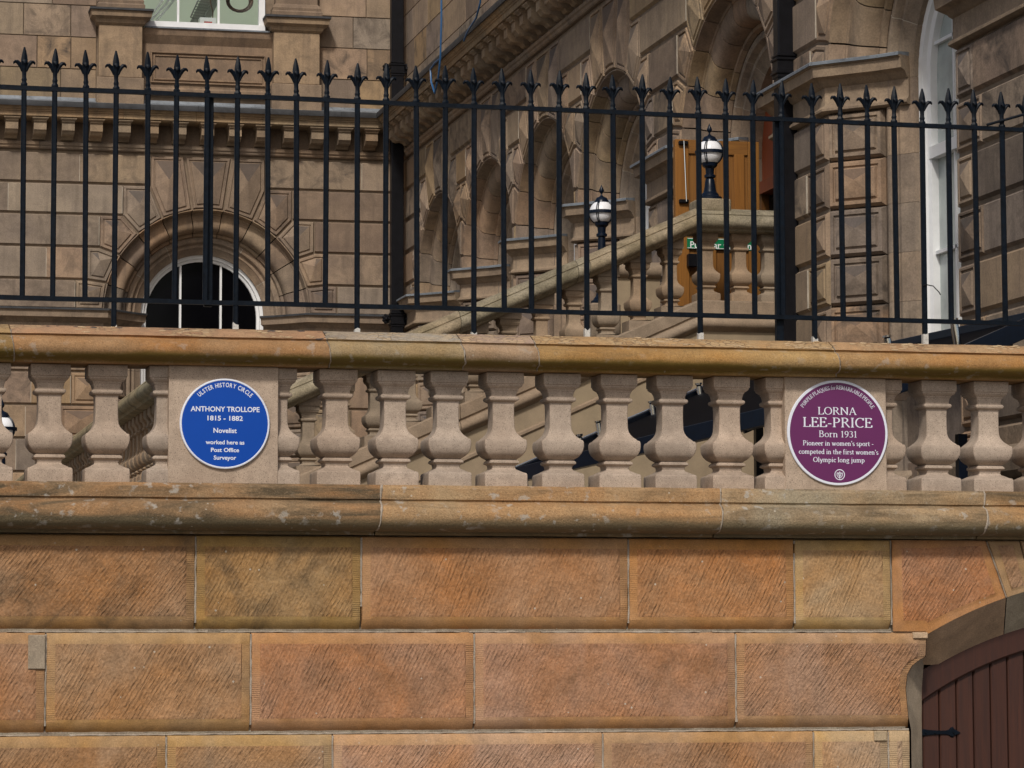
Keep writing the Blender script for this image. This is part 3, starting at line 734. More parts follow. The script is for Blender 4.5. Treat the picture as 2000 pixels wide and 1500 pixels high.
# ------------------------------------------------------------------ arched plank door in the wall
YD = YW+.24
dr = thing('arched_plank_door', 'dark mahogany plank door under the stone arch at the lower right, with a black strap hinge', 'door', (8.0, YD, 0))
ox = XJ+.147
def back_arch(x): 
    q = 1-.225*1.0/AR; return AZ+math.sqrt(max((AR*q)**2-(x-AX)**2, 0))
def rail_arch(x):
    return AZ+math.sqrt(max((AR*(1-.225/AR)-.135)**2-(x-AX)**2, 0))
pitch = .1075; xk = px(1826, 1400)+.02-pitch*1
xk0 = xk
while xk < 2*AX-ox:
    a = max(xk, ox-.02); b = xk+pitch-.006
    if b > a+.01:
        za, zb_ = rail_arch(a)+.03, rail_arch(b)+.03
        mb = MB(); c = .007
        ring = lambda x, y, z: (x, y, z)
        mb.loft([[(a+i*(b-a) if i in (0, 1) else 0, 0, 0) for i in ()] or [(a, YD+.05, 0), (a, YD+c, 0), (a+c, YD, 0), (b-c, YD, 0), (b, YD+c, 0), (b, YD+.05, 0)],
                 [(a, YD+.05, za), (a, YD+c, za), (a+c, YD, za), (b-c, YD, zb_), (b, YD+c, zb_), (b, YD+.05, zb_)]])
        mb.build('plank', Mmah, dr, color=tint((1, 1, 1), .14, .05))
    xk += pitch
mb = MB(); rings = []
xs_ = [ox-.03+2*(AX-ox+.03)*i/40 for i in range(41)]
for x in xs_:
    hi, lo = back_arch(x)+.02, rail_arch(x)
    rings.append([(x, YD-.028, hi), (x, YD-.028, lo+.012), (x, YD-.018, lo), (x, YD+.03, lo), (x, YD+.03, hi)])
mb.loft(rings); mb.build('arched_frame', Mmah, dr, smooth=40, color=(1.0, .95, .95))
mb = MB(); mb.box(ox-.1, YD+.045, 0, 2*AX-ox+.1, YD+.09, 2.1); mb.build('backing_board', Mgap, dr)
# hammered strap hinge with a trefoil end
mb = MB(); zh = PY(1835, 1431, YD).z; xh = ox-.01
outl = [(0, .020), (.03, .022), (.07, .016), (.12, .013), (.165, .012), (.19, .018), (.20, .030), (.215, .033), (.222, .022), (.235, .016), (.262, 0)]
top = [(xh+u, zh+h) for u, h in outl]; bot = [(xh+u, zh-h*.9) for u, h in reversed(outl[:-1])]
poly = top+bot
f0 = [(x, YD-.001, z) for x, z in poly]; f1 = [(x+(xh+.13-x)*.03, YD-.010, zh+(z-zh)*.75) for x, z in poly]
mb.loft([f0, f1])
for u in (.04, .10, .215): mb.lathe((xh+u, YD-.014, zh-.004), [(.0, 0), (.006, .001), (.006, .006), (0, .008)], 8)
mb.build('strap_hinge', Miron, dr, smooth=30)
# ------------------------------------------------------------------ lettering
def text_mb(s, size_=1.0, bold=.0):
    cu = bpy.data.curves.new('lettering', 'FONT'); cu.body = s; cu.size = 1.0; cu.offset = bold; cu.extrude = 0.0; cu.align_x = 'LEFT'; cu.resolution_u = 3
    ob = bpy.data.objects.new('lettering', cu); COL.objects.link(ob)
    bpy.context.view_layer.update()
    me = bpy.data.meshes.new_from_object(ob.evaluated_get(bpy.context.evaluated_depsgraph_get()))
    vs = [(v.co.x, v.co.y) for v in me.vertices]; fs = [list(p.vertices) for p in me.polygons]
    bpy.data.objects.remove(ob); bpy.data.meshes.remove(me); bpy.data.curves.remove(cu)
    return vs, fs
def place_text(name, s, x, z, width, cap, parent, y, m, bold=.012):
    vs, fs = text_mb(s, bold=bold); x0 = min(v[0] for v in vs); x1 = max(v[0] for v in vs)
    sx = width/(x1-x0); sy = cap/.729
    mb = MB(); mb.add([(x-width/2+(a-x0)*sx, y, z+b*sy) for a, b in vs], fs); mb.build(name, m, parent)
def arc_text(name, s, cx_, cz_, rad, span, cap, parent, y, m, bold=.012):
    sy = cap/.729; adv = []; ch = []
    for c in s:
        if c == ' ': adv.append(.32); ch.append(None); continue
        vs, fs = text_mb(c, bold=bold); x0 = min(v[0] for v in vs); x1 = max(v[0] for v in vs)
        ch.append((vs, fs, x0, x1)); adv.append(x1-x0+.11)
    tot = sum(adv)-.11; k = span/tot; a = -span/2; mb = MB()
    for c, ad in zip(ch, adv):
        if c:
            vs, fs, x0, x1 = c
            mid = a+k*(x1-x0)/2; sx = k*rad
            out = []
            for u, v in vs:
                U = (u-(x0+x1)/2)*sx; V = rad+v*sy
                out.append((cx_+U*math.cos(mid)+V*math.sin(mid), y, cz_-U*math.sin(mid)+V*math.cos(mid)))
            mb.add(out, fs)
        a += ad*k
    mb.build(name, m, parent)
# serif lettering drawn with a broad pen: strokes are polylines in a unit em (cap height 1, x height .64)
def A_(cx_, cy_, rx, ry, a0, a1, n=12):
    return [(cx_+rx*math.cos(R(a0+(a1-a0)*i/n)), cy_+ry*math.sin(R(a0+(a1-a0)*i/n))) for i in range(n+1)]
def Sf(x, y, w_=.13): return [(x-w_, y), (x+w_, y)]
def stem(x, y0, y1): return [(x, y0), (x, y1)]
XH = .64
def G():
    g = {}; b = .035; t = 1-b
    g['L'] = (.66, [stem(.16, 0, 1), Sf(.16, t), [(.04, b), (.62, b)], [(.62, b), (.64, .24)]])
    g['O'] = (.92, [A_(.46, .5, .38, .47, 0, 360, 28)])
    g['R'] = (.80, [stem(.16, 0, 1), Sf(.16, b), [(.04, t), (.34, t)], A_(.34, .745, .24, .22, 90, -90), [(.34, .525), (.16, .525)], [(.36, .52), (.72, .03)], [(.70, b), (.80, b)]])
    g['N'] = (.96, [stem(.16, 0, 1), Sf(.16, b), [(.04, t), (.2, t)], [(.17, .97), (.80, .06)], stem(.80, 0, 1), Sf(.80, t, .11)])
    g['A'] = (.84, [[(.10, b), (.40, .98)], [(.40, .98), (.72, b)], [(.20, .36), (.60, .36)], Sf(.10, b, .10), Sf(.73, b, .12)])
    g['E'] = (.68, [stem(.16, 0, 1), [(.04, t), (.58, t)], [(.58, t), (.59, .80)], [(.16, .52), (.46, .52)], [(.46, .62), (.46, .42)], [(.04, b), (.62, b)], [(.62, b), (.65, .24)]])
    g['-'] = (.42, [[(.06, .34), (.36, .34)], [(.06, .36), (.36, .36)]])
    g['P'] = (.70, [stem(.16, 0, 1), Sf(.16, b), [(.04, t), (.34, t)], A_(.34, .72, .26, .245, 90, -90), [(.34, .475), (.18, .475)]])
    g['I'] = (.36, [stem(.18, 0, 1), Sf(.18, b), Sf(.18, t)])
    g['C'] = (.80, [A_(.47, .5, .38, .47, 48, 312, 22), [(.73, .98), (.73, .74)]])
    g['B'] = (.72, [stem(.16, 0, 1), [(.04, t), (.34, t)], A_(.34, .75, .20, .22, 90, -90), [(.16, .53), (.34, .53)], A_(.36, .285, .26, .25, 90, -90), [(.04, b), (.36, b)]])
    g['U'] = (.86, [[(.16, 1), (.16, .3)]+A_(.44, .30, .28, .28, 180, 360)+[(.72, 1)], Sf(.16, t), Sf(.72, t, .1)])
    g['Q'] = (.92, [A_(.46, .5, .38, .47, 0, 360, 28), [(.42, .04), (.66, -.12), (.88, -.2)]])
    g['S'] = (.58, [A_(.29, .745, .20, .22, 35, 270)+A_(.27, .27, .23, .235, 90, -145), [(.46, .98), (.47, .78)], [(.06, .02), (.05, .24)]])
    g['M'] = (1.06, [stem(.14, 0, 1), Sf(.14, b, .11), [(.14, .98), (.50, .1)], [(.50, .1), (.86, .98)], stem(.88, 0, 1), Sf(.88, b), Sf(.10, t, .08), Sf(.92, t, .08)])
    g['K'] = (.84, [stem(.16, 0, 1), Sf(.16, b), Sf(.16, t), [(.2, .46), (.62, .97)], [(.34, .6), (.76, .03)], Sf(.64, t, .09), Sf(.77, b, .09)])
    x = XH
    g['o'] = (.60, [A_(.30, x/2, .23, x/2-.03, 0, 360, 20)])
    g['e'] = (.55, [[(.09, x*.54), (.47, x*.54)]+A_(.29, x/2, .21, x/2-.03, 10, 312, 16)])
    g['c'] = (.52, [A_(.30, x/2, .22, x/2-.03, 50, 312, 14), [(.44, x*.86), (.46, x*.74)]])
    g['r'] = (.45, [stem(.14, 0, x), Sf(.16, .03, .13), [(.04, x-.03), (.14, x)], [(.15, x*.7), (.25, x-.04), (.37, x-.03), (.40, x-.1)]])
    g['n'] = (.66, [stem(.14, 0, x), Sf(.14, .03, .12), [(.04, x-.04), (.14, x)], [(.15, x*.72)]+A_(.32, x-.2, .17, .17, 120, 0, 6)+[(.49, 0)], Sf(.49, .03, .12)])
    g['m'] = (.98, [stem(.14, 0, x), Sf(.14, .03, .11), [(.04, x-.04), (.14, x)], [(.15, x*.72)]+A_(.31, x-.19, .16, .16, 120, 0, 6)+[(.47, 0)], Sf(.47, .03, .10), [(.48, x*.72)]+A_(.65, x-.19, .16, .16, 120, 0, 6)+[(.81, 0)], Sf(.81, .03, .11)])
    g['h'] = (.66, [stem(.14, 0, 1.02), Sf(.14, .03, .12), [(.04, .98), (.14, 1.02)], [(.15, x*.72)]+A_(.32, x-.2, .17, .17, 120, 0, 6)+[(.49, 0)], Sf(.49, .03, .12)])
    g['i'] = (.32, [stem(.16, 0, x), Sf(.16, .03, .12), [(.05, x-.04), (.16, x)], [(.16, .84), (.16, .94)]])
    g['j'] = (.32, [[(.18, x), (.18, -.1), (.12, -.24), (.0, -.27)], [(.06, x-.04), (.18, x)], [(.18, .84), (.18, .94)]])
    g['l'] = (.32, [stem(.16, 0, 1.02), Sf(.16, .03, .12), [(.05, .98), (.16, 1.02)]])
    g['t'] = (.40, [[(.16, x+.18), (.16, .14), (.22, .04), (.36, .06)], [(.03, x-.03), (.34, x-.03)]])
    g['p'] = (.64, [stem(.14, -.28, x), Sf(.14, -.26, .12), [(.04, x-.04), (.14, x)], A_(.32, x/2, .22, x/2-.03, 150, -150, 16)])
    g['d'] = (.64, [stem(.48, 0, 1.02), [(.38, .98), (.48, 1.02)], [(.48, .03), (.60, .05)], A_(.30, x/2, .21, x/2-.03, 30, 330, 16)])
    g['w'] = (.90, [[(.10, x-.03), (.28, .0)], [(.28, .0), (.44, x-.03)], [(.44, x-.03), (.62, .0)], [(.62, .0), (.80, x-.03)], Sf(.10, x-.03, .09), Sf(.44, x-.03, .07), Sf(.80, x-.03, .08)])
    g['u'] = (.66, [[(.14, x)]+A_(.32, .19, .18, .17, 180, 300, 8)+[(.49, .2)], stem(.50, 0, x), [(.04, x-.03), (.14, x-.03)], [(.40, x-.03), (.5, x-.03)], [(.50, .03), (.60, .03)]])
    g['y'] = (.62, [[(.10, x-.03), (.32, .02)], [(.54, x-.03), (.24, -.22), (.08, -.27)], Sf(.10, x-.03, .09), Sf(.54, x-.03, .08)])
    g['s'] = (.46, [A_(.23, x*.74, .14, x*.23, 30, 270, 10)+A_(.22, x*.27, .16, x*.235, 90, -150, 10)])
    g['f'] = (.42, [[(.16, 0), (.16, .82)]+A_(.30, .84, .14, .16, 170, 50, 6), Sf(.17, .03, .12), [(.03, x-.03), (.34, x-.03)]])
    g['g'] = (.60, [A_(.27, x*.66, .18, x*.30, 0, 360, 16), [(.40, x*.9), (.56, x*.98)], [(.18, x*.36), (.10, .12), (.2, .05), (.42, .02), (.52, -.08)]+A_(.29, -.12, .23, .15, 10, -190, 10)])
    g["'"] = (.22, [[(.11, 1.0), (.11, .74)]])
    g['1'] = (.50, [stem(.26, 0, .95), Sf(.26, .03, .14), [(.10, .80), (.26, .95)]])
    g['9'] = (.58, [A_(.28, .66, .20, .27, 0, 360, 18), [(.48, .66), (.46, .35), (.30, .08), (.12, .0)]])
    g['3'] = (.55, [A_(.25, .73, .18, .20, 150, -90, 12)+A_(.24, .27, .23, .255, 90, -140, 12)])
    return g
GL = G()
def serif_mb(s, thick=.135, thin=.065, slant=0, track=.03):
    """-> list of (centre x, [quads]) per glyph with advance; pen is heavier on upright strokes"""
    out = []; x = 0
    for c in s:
        if c == ' ': x += .30; continue
        if c not in GL: x += .4; continue
        adv, strokes = GL[c]; quads = []
        for st in strokes:
            n = len(st)
            if n < 2: continue
            lw = []; 
            for i in range(n):
                a = st[max(i-1, 0)]; b = st[min(i+1, n-1)]; dx, dy = b[0]-a[0], b[1]-a[1]; l = math.hypot(dx, dy) or 1e-6
                up_ = abs(dy)/l; th = thin+(thick-thin)*up_**1.5
                if dx*dy > 0 and 0.15 < up_ < .97 and n == 2: th = thin+(thick-thin)*.12
                nx, ny = -dy/l*th/2, dx/l*th/2
                lw.append(((st[i][0]-nx, st[i][1]-ny), (st[i][0]+nx, st[i][1]+ny)))
            for i in range(n-1): quads.append([lw[i][0], lw[i+1][0], lw[i+1][1], lw[i][1]])
        out.append((x, adv, [[(p[0]+slant*p[1], p[1]) for p in q] for q in quads])); x += adv+track
    return out, x-track
def serif_line(name, s, x, z, width, cap, parent, y, m, **k):
    gl, tot = serif_mb(s, **k); sx = width/tot; mb = MB(); i = 0
    for gx, adv, quads in gl:
        for q in quads:
            i += 1; yy = y-.00004*(i % 24)
            mb.add([(x-width/2+(gx+a)*sx, yy, z+b*cap) for a, b in q], [(0, 1, 2, 3)])
    mb.build(name, m, parent)
def serif_arc(name, parts, cx_, cz_, rad, span, cap, parent, y, m):
    seq = []; x = 0
    for s, sl, th in parts:
        gl, tot = serif_mb(s, slant=sl, thick=th)
        seq += [(x+gx, adv, q) for gx, adv, q in gl]; x += tot+.26
    tot = x-.26; k = span/tot; mb = MB(); i = 0
    for gx, adv, quads in seq:
        mid = -span/2+k*(gx+adv/2); sx = k*rad
        for q in quads:
            i += 1; pts = []
            for a, b in q:
                U = (a-adv/2)*sx; V = rad+b*cap
                pts.append((cx_+U*math.cos(mid)+V*math.sin(mid), y-.00004*(i % 24), cz_-U*math.sin(mid)+V*math.cos(mid)))
            mb.add(pts, [(0, 1, 2, 3)])
    mb.build(name, m, parent)
def disc(cx_, cz_, prof, y0, m, name, parent, seg=72):
    mb = MB(); mb.loft([[(cx_+r_*math.sin(2*math.pi*k/seg), y0-h, cz_+r_*math.cos(2*math.pi*k/seg)) for k in range(seg)] for r_, h in prof])
    return mb.build(name, m, parent, smooth=30)
c = PY(438.5, 828, YW); rr = (PY(526.5, 828, YW).x-PY(350.5, 828, YW).x)/2
pb = thing('blue_plaque', 'round blue history plaque with white sans serif lettering on the left stone panel', 'plaque', (c.x, YW, c.z))
disc(c.x, c.z, [(rr-.004, -.0), (rr, .004), (rr, .014), (rr-.003, .019), (rr-.009, .020), (rr-.012, .0175)], YW, Mrim, 'rim', pb)
disc(c.x, c.z, [(rr-.0115, .001), (rr-.0115, .0180), (rr-.03, .0186)], YW, Mblue, 'face', pb)
yt = YW-.0190
arc_text('lettering', 'ULSTER HISTORY CIRCLE', c.x, c.z, .204, R(88), .025, pb, yt, Mrim, .02)
for s, yy, wz, cap in (('ANTHONY TROLLOPE', 799.3, 134.5, .0285), ('1815 - 1882', 817, 69, .027), ('Novelist', 841, 45.5, .027), ('worked here as', 864, 75.5, .023), ('Post Office', 879, 55, .023), ('Surveyor', 894, 44, .023)):
    place_text('lettering', s, c.x+.001, PY(438, yy, YW).z-cap/2, wz*.00286, cap, pb, yt, Mrim, .022)
c = PY(1634.6, 845.5, YW); rr = (PY(1733, 845, YW).x-PY(1537, 845, YW).x)/2
pp = thing('purple_plaque', 'larger round purple plaque with white rim and serif lettering on the right stone panel', 'plaque', (c.x, YW, c.z))
disc(c.x, c.z, [(rr-.004, -.0), (rr, .004), (rr, .012), (rr-.003, .015), (rr-.0145, .015), (rr-.015, .0146)], YW, Mrim, 'rim', pp, 80)
disc(c.x, c.z, [(rr-.0152, .001), (rr-.0152, .0151), (rr-.03, .0152)], YW, Mpurp, 'face', pp, 80)
yt = YW-.0158; k_ = rr/637; kz = rr/671
Z = lambda zz: c.z-(zz-757)*kz
def sl_(s, xa, xb, base, cap, **k): serif_line('lettering', s, c.x+((xa+xb)/2-682)*k_, Z(base), (xb-xa)*k_, cap*kz, pp, yt, Mrim, **k)
sl_('LORNA', 430, 922, 528, 96); sl_('LEE-PRICE', 240, 1120, 688, 124)
sl_('Born 1931', 440, 928, 815, 84, thick=.115, thin=.06)
for s, a, b, base in (("Pioneer in women's sport -", 238, 1135, 922), ("competed in the first women's", 185, 1195, 1030), ('Olympic long jump', 365, 1018, 1132)):
    sl_(s, a, b, base, 62, thick=.15, thin=.085)
serif_arc('lettering', [('PURPLE PLAQUES', 0, .16), ('for', .25, .11), ('REMARKABLE PEOPLE', 0, .16)], c.x, c.z, 552*kz, R(112), 50*kz, pp, yt, Mrim)
# tulip in a ring
mb = MB(); lx, lz = c.x+(699-682)*k_, Z(1290); r0, r1 = 66*k_, 56*k_; n = 28
mb.add([(lx+r_*math.cos(2*math.pi*i/n), yt, lz+r_*math.sin(2*math.pi*i/n)) for r_ in (r0, r1) for i in range(n)], [(i, (i+1) % n, n+(i+1) % n, n+i) for i in range(n)])
def ln(pts, wd):
    for a, b in zip(pts, pts[1:]):
        dx, dz = b[0]-a[0], b[1]-a[1]; l = math.hypot(dx, dz); nx, nz = -dz/l*wd/2, dx/l*wd/2
        mb.add([(lx+(a[0]-nx)*k_, yt-.00005, lz+(a[1]-nz)*k_), (lx+(b[0]-nx)*k_, yt-.00005, lz+(b[1]-nz)*k_), (lx+(b[0]+nx)*k_, yt-.0001, lz+(b[1]+nz)*k_), (lx+(a[0]+nx)*k_, yt-.0001, lz+(a[1]+nz)*k_)], [(0, 1, 2, 3)])
ln([(0, -58), (0, 22)], 8); ln([(-33, 24), (-34, -8), (-20, -30), (0, -36)], 8); ln([(33, 24), (34, -8), (20, -30), (0, -36)], 8)
ln([(-33, 24), (-16, 14), (0, 36), (16, 14), (33, 24)], 8); ln([(-14, 14), (-14, -8), (0, -24), (14, -8), (14, 14)], 7)
mb.build('tulip_emblem', Mrim, pp)
# ------------------------------------------------------------------ the building
bld = thing('sandstone_building', 'tall rusticated sandstone building with arched windows and bracketed cornice behind the iron railing', 'building', (XB, YA, 1.95))
ZS = 6.27                      # springing of the arches, top of the impost course
LV = [0, .43, .906, 1.38, 1.83, 2.28]
VS = [[(-.35, 2.28), (.35, 2.28), (.23, 1.493), (0, 1.51), (-.23, 1.493)],
      [(-.85, 2.28), (-.35, 2.28), (-.23, 1.493), (-.66, 1.357), (-.85, 1.80)],
      [(-1.25, 1.83), (-.85, 1.83), (-.66, 1.357), (-1.01, 1.12), (-1.25, 1.38)],
      [(-1.58, 1.38), (-1.25, 1.38), (-1.01, 1.12), (-1.28, .80), (-1.58, .906)],
      [(-1.76, .906), (-1.58, .906), (-1.28, .80), (-1.46, .39), (-1.76, .43)],
      [(-1.92, .43), (-1.76, .43), (-1.46, .39), (-1.51, .0), (-1.92, 0)]]
EDGE = [1.92, 1.76, 1.58, 1.25, .85]
def V(c): return c
def ring_seg(fr, cu, cz, Rr, prof, t0, t1, n, name, m, parent, color=None, gap=.004, smooth=40):
    g = gap/Rr; mb = MB()
    mb.loft([[fr.p(cu+(Rr+dr_)*math.sin(t0+g+(t1-t0-2*g)*i/n), cz+(Rr+dr_)*math.cos(t0+g+(t1-t0-2*g)*i/n), w_) for dr_, w_ in prof] for i in range(n+1)])
    return mb.build(name, m, parent, smooth=smooth, color=color)
def jamb(fr, cu, Rr, prof, sgn, z0, z1, name, m, parent, color=None, gap=.003):
    mb = MB(); mb.loft([[fr.p(cu+sgn*(Rr+dr_), z, w_) for dr_, w_ in prof] for z in (z0+gap, z1-gap)])
    return mb.build(name, m, parent, smooth=40, color=color)
roll = [(.03, -.45), (.0, -.012), (-.012, -.012), (-.035, -.15), (-.062, -.155)]
roll += [(a, b) for a, b in [(lambda t: (-.066-.235*t-.075*math.sin(math.pi*t), -.165-.205*t+.075*math.sin(math.pi*t)))(i/8) for i in range(9)]]
roll += [(-.306, -.352), (-.345, -.352), (-.358, -.40), (-.33, -.45)]
rev = [(-.30, -.47), (-.365, -.405), (-.395, -.405), (-.415, -.395), (-.435, -.405), (-.445, -.43), (-.46, -.47), (-.50, -.475), (-.515, -.50), (-.60, -.56), (-.60, -.80), (-.45, -.82)]
frame_p = [(-.585, -.88), (-.595, -.60), (-.605, -.61), (-.645, -.62), (-.655, -.655), (-.675, -.665), (-.69, -.675), (-.69, -.80)]
AN = [0, 8.75, 25.9, 42, 58, 75, 90]
def sweep_path(fr, path, prof, m, parent, name, color=None, caps=True):
    """prof (p outwards, z) along a plan path (u, w)"""
    n = len(path); nor = []
    for i in range(n-1):
        dx, dy = path[i+1][0]-path[i][0], path[i+1][1]-path[i][1]; l = math.hypot(dx, dy); nor.append((-dy/l, dx/l))
    rings = []
    for i in range(n):
        if i == 0: nx, ny = nor[0]
        elif i == n-1: nx, ny = nor[-1]
        else:
            ax, ay = nor[i-1]; bx2, by2 = nor[i]; d = 1+ax*bx2+ay*by2; nx, ny = (ax+bx2)/d, (ay+by2)/d
        rings.append([fr.p(path[i][0]+nx*p, z, path[i][1]+ny*p) for p, z in prof])
    mb = MB(); mb.loft(rings, cap=caps); return mb.build(name, m, parent, color=color, smooth=35)
IMP = [(-.06, ZS-.42), (.02, ZS-.42), (.045, ZS-.405), (.045, ZS-.385), (.02, ZS-.365), (.01, ZS-.35), (.01, ZS-.20), (.035, ZS-.185), (.06, ZS-.15), (.075, ZS-.14), (.13, ZS-.125), (.14, ZS-.04), (.155, ZS-.035), (.16, ZS-.016), (-.06, ZS-.012)]
IMPL = [(-.06, ZS-.010), (.165, ZS-.020), (.172, ZS-.026), (.172, ZS-.004), (.165, ZS+.004), (.0, ZS+.022), (-.06, ZS+.024)]
ZG = 1.95
def bay(fr, cu, s, umin, umax, kind, zbot, dz=0.0):
    """one arched opening: voussoirs, convex ring, reveal and window. s scales the arch"""
    RR = 1.51*s
    for k, poly in enumerate(VS):
        for sg in ((1,) if k == 0 else (1, -1)):
            q = [(cu+sg*a*s, ZS+(b*s if b < 1.6 and not (b in LV) else b)) for a, b in poly]
            q = [(a, min(b, ZS+2.28)) for a, b in q]
            if sg < 0: q = q[::-1]
            q = clipu(clipu(q, umax, 1), umin, -1)
            if len(q) >= 3: panel_block(fr, q, bld, 'pyr', 'voussoir', pyr=.06 if k < 2 else .05)
    for k in range(6):
        for sg in (1, -1):
            if k == 0 and sg < 0: continue
            t0, t1 = (R(-AN[1]), R(AN[1])) if k == 0 else (R(AN[k]), R(AN[k+1]))
            if k == 5 and dz: t1 = math.acos((dz-.02)/RR)
            if sg < 0: t0, t1 = -t1, -t0
            ring_seg(fr, cu, ZS, RR, roll, t0, t1, 4, 'arch_roll_stone', Mfar, bld, color=tint(random.choice(STONE_T), .1), gap=.008)
    for k in range(6):
        t0, t1 = R(-90+30*k), R(-60+30*k)
        ring_seg(fr, cu, ZS, RR, rev, t0, t1, 6, 'reveal_stone', Mfar, bld, color=tint((.98, .96, .95), .06), gap=.0015)
        mb = MB(); mb.loft([[fr.p(cu+(RR+d-.0015)*math.sin(t+q), ZS+(RR+d-.0015)*math.cos(t+q), w_+.0015) for d, w_ in rev[1:10]] for t, q in ((t0, -.0035), (t0, .0035))], closed=False, cap=False)
        if k: mb.build('white_pointing', Mpoint, bld)
    # jambs under the springing
    lv = [ZS]
    while lv[-1]-.42*1.0 > zbot: lv.append(lv[-1]-.42)
    zj = 2.5
    lv = [ZS]+[ZS+dz-.42-.415*i for i in range(int((ZS+dz-.42-zj)/.415)+1)]+[zj]
    for sg in (-1, 1):
        for a, b in zip(lv, lv[1:]):
            if a-b < .05: continue
            jamb(fr, cu, RR, rev, sg, b, a, 'reveal_stone', Mfar, bld, color=tint((.92, .9, .9), .06), gap=.0015)
            if a < ZS-.1:
                # splayed quoin with a raised pyramid
                if sg < 0: o = fr.p(cu-RR, 0, 0); ud = fr.u-fr.w; wd = fr.u+fr.w
                else: o = fr.p(cu+RR-.375, 0, -.375); ud = fr.u+fr.w; wd = -fr.u+fr.w
                panel_block(Fr(o, ud, wd), rect(0, b, .53, a), bld, 'pyr', 'quoin_stone', pyr=.028, color=tint(random.choice(STONE_T[:4]+[(.9, .88, .88)]), .08))
    # window or doorway
    Ri = RR-.60
    if kind in ('window', 'dark'):
        win = None
        mb = MB(); rings = [[fr.p(cu+(-1)*(RR+d), z, w_) for d, w_ in frame_p] for z in (zbot, ZS)]
        rings += [[fr.p(cu+(RR+d)*math.sin(R(-90+180*i/28)), ZS+(RR+d)*math.cos(R(-90+180*i/28)), w_) for d, w_ in frame_p] for i in range(1, 28)]
        rings += [[fr.p(cu+(RR+d), z, w_) for d, w_ in frame_p] for z in (ZS, zbot)]
        mb.loft(rings); win = mb.build('window', Mwhite, bld, smooth=40)
        rg = RR-.67; mb = MB()
        ol = [fr.p(cu-rg, zbot, -.735), fr.p(cu+rg, zbot, -.735)]+[fr.p(cu+rg*math.cos(R(180*i/24)), ZS+rg*math.sin(R(180*i/24)), -.735) for i in range(25)]
        bk = [p-fr.w*.01 for p in ol]; mb.loft([ol, bk])
        mb.build('pane', Mglass_d if kind == 'dark' else Mglass_p, win)
        for q in (-.31*s, .29*s):
            z1 = ZS+math.sqrt(rg*rg-q*q)+.01
            mb = MB(); a = [fr.p(cu+q+x_, z, w_) for z in (zbot, z1) for x_, w_ in ((-.018, -.73), (-.014, -.695), (.014, -.695), (.018, -.73))]
            mb.loft([a[:4], a[4:]]); mb.build('glazing_bar', Mwhite, win)
        for z in ((ZS+.26, ZS-.66, ZS-1.5) if kind != 'dark' else (ZS-.95,)):
            hh, ww = (.05, .66) if z == ZS-.66 else (.014, .695)
            rx = math.sqrt(rg*rg-max(z-ZS, 0)**2)/rg
            mb = MB(); a = [fr.p(cu+x_*rg*rx, z+dq, w_) for x_ in (-1, 1) for dq, w_ in ((-hh, -.73), (-hh, -ww), (hh, -ww), (hh, -.73))]
            mb.loft([a[:4], a[4:]]); mb.build('glazing_bar', Mwhite, win)
        ashlar(Fr(fr.p(0, 0, -.50), fr.u, fr.w), cu-RR+.42, cu+RR-.42, [ZG, ZG+.55, ZG+1.1, ZG+1.65, zbot-.14], bld, lo=.6, hi=1.0)
        # sill
        mb = MB(); a = [fr.p(cu+x_*(RR-.55), z_, w_) for x_ in (-1, 1) for z_, w_ in ((zbot-.14, -.75), (zbot-.14, -.30), (zbot-.02, -.28), (zbot+.01, -.64), (zbot+.01, -.75))]
        mb.loft([a[:5], a[5:]]); mb.build('sill', Mfar, bld)
def backing(fr, u0, u1, z0, z1, opens, name='mortar_bed'):
    """mortar face just behind the stones, with the arched openings left out"""
    mb = MB(); cur = u0
    W_ = -.03
    for cu, Ro in opens:
        if cu-Ro > cur: mb.add([fr.p(cur, z0, W_), fr.p(cu-Ro, z0, W_), fr.p(cu-Ro, z1, W_), fr.p(cur, z1, W_)], [(0, 1, 2, 3)])
        n = 16
        for i in range(n):
            ua, ub = cu-Ro*math.cos(math.pi*i/n), cu-Ro*math.cos(math.pi*(i+1)/n)
            za, zb_ = ZS+Ro*math.sin(math.pi*i/n), ZS+Ro*math.sin(math.pi*(i+1)/n)
            mb.add([fr.p(ua, za, W_), fr.p(ub, zb_, W_), fr.p(ub, z1, W_), fr.p(ua, z1, W_)], [(0, 1, 2, 3)])
        cur = cu+Ro
    if u1 > cur: mb.add([fr.p(cur, z0, W_), fr.p(u1, z0, W_), fr.p(u1, z1, W_), fr.p(cur, z1, W_)], [(0, 1, 2, 3)])
    mb.build(name, Mfmort, bld)
ROWS_UP = [ZS+v for v in LV]
low = [ZS-.42-.483*i for i in range(9)]
# ---- left wing
AU0, AU1 = -5.5, XB
CA = PY(405, 609, YA).x
wa = thing
backing(FA, AU0, AU1, ZG, 8.58, [(CA, 1.51)])
for k in range(5):
    ashlar(FA, AU0, CA-EDGE[k], [ROWS_UP[k], ROWS_UP[k+1]], bld, lo=1.2, hi=2.0); ashlar(FA, CA+EDGE[k], AU1, [ROWS_UP[k], ROWS_UP[k+1]], bld, lo=1.2, hi=2.0)
bay(FA, CA, 1.0, CA-2.5, CA+2.5, 'dark', 4.3)
for a, b in zip(low, low[1:]):
    for s_, ua, ub in ((-1, AU0, CA-1.51), (1, CA+1.51, AU1)):
        q = .46 if low.index(a) % 2 else .62
        if s_ < 0: ashlar(FA, ua, ub-q, [b, a], bld); panel_block(FA, rect(ub-q, b, ub, a), bld, 'pyr', 'quoin_stone', pyr=.05)
        else: ashlar(FA, ua+q, ub, [b, a], bld); panel_block(FA, rect(ua, b, ua+q, a), bld, 'pyr', 'quoin_stone', pyr=.05)
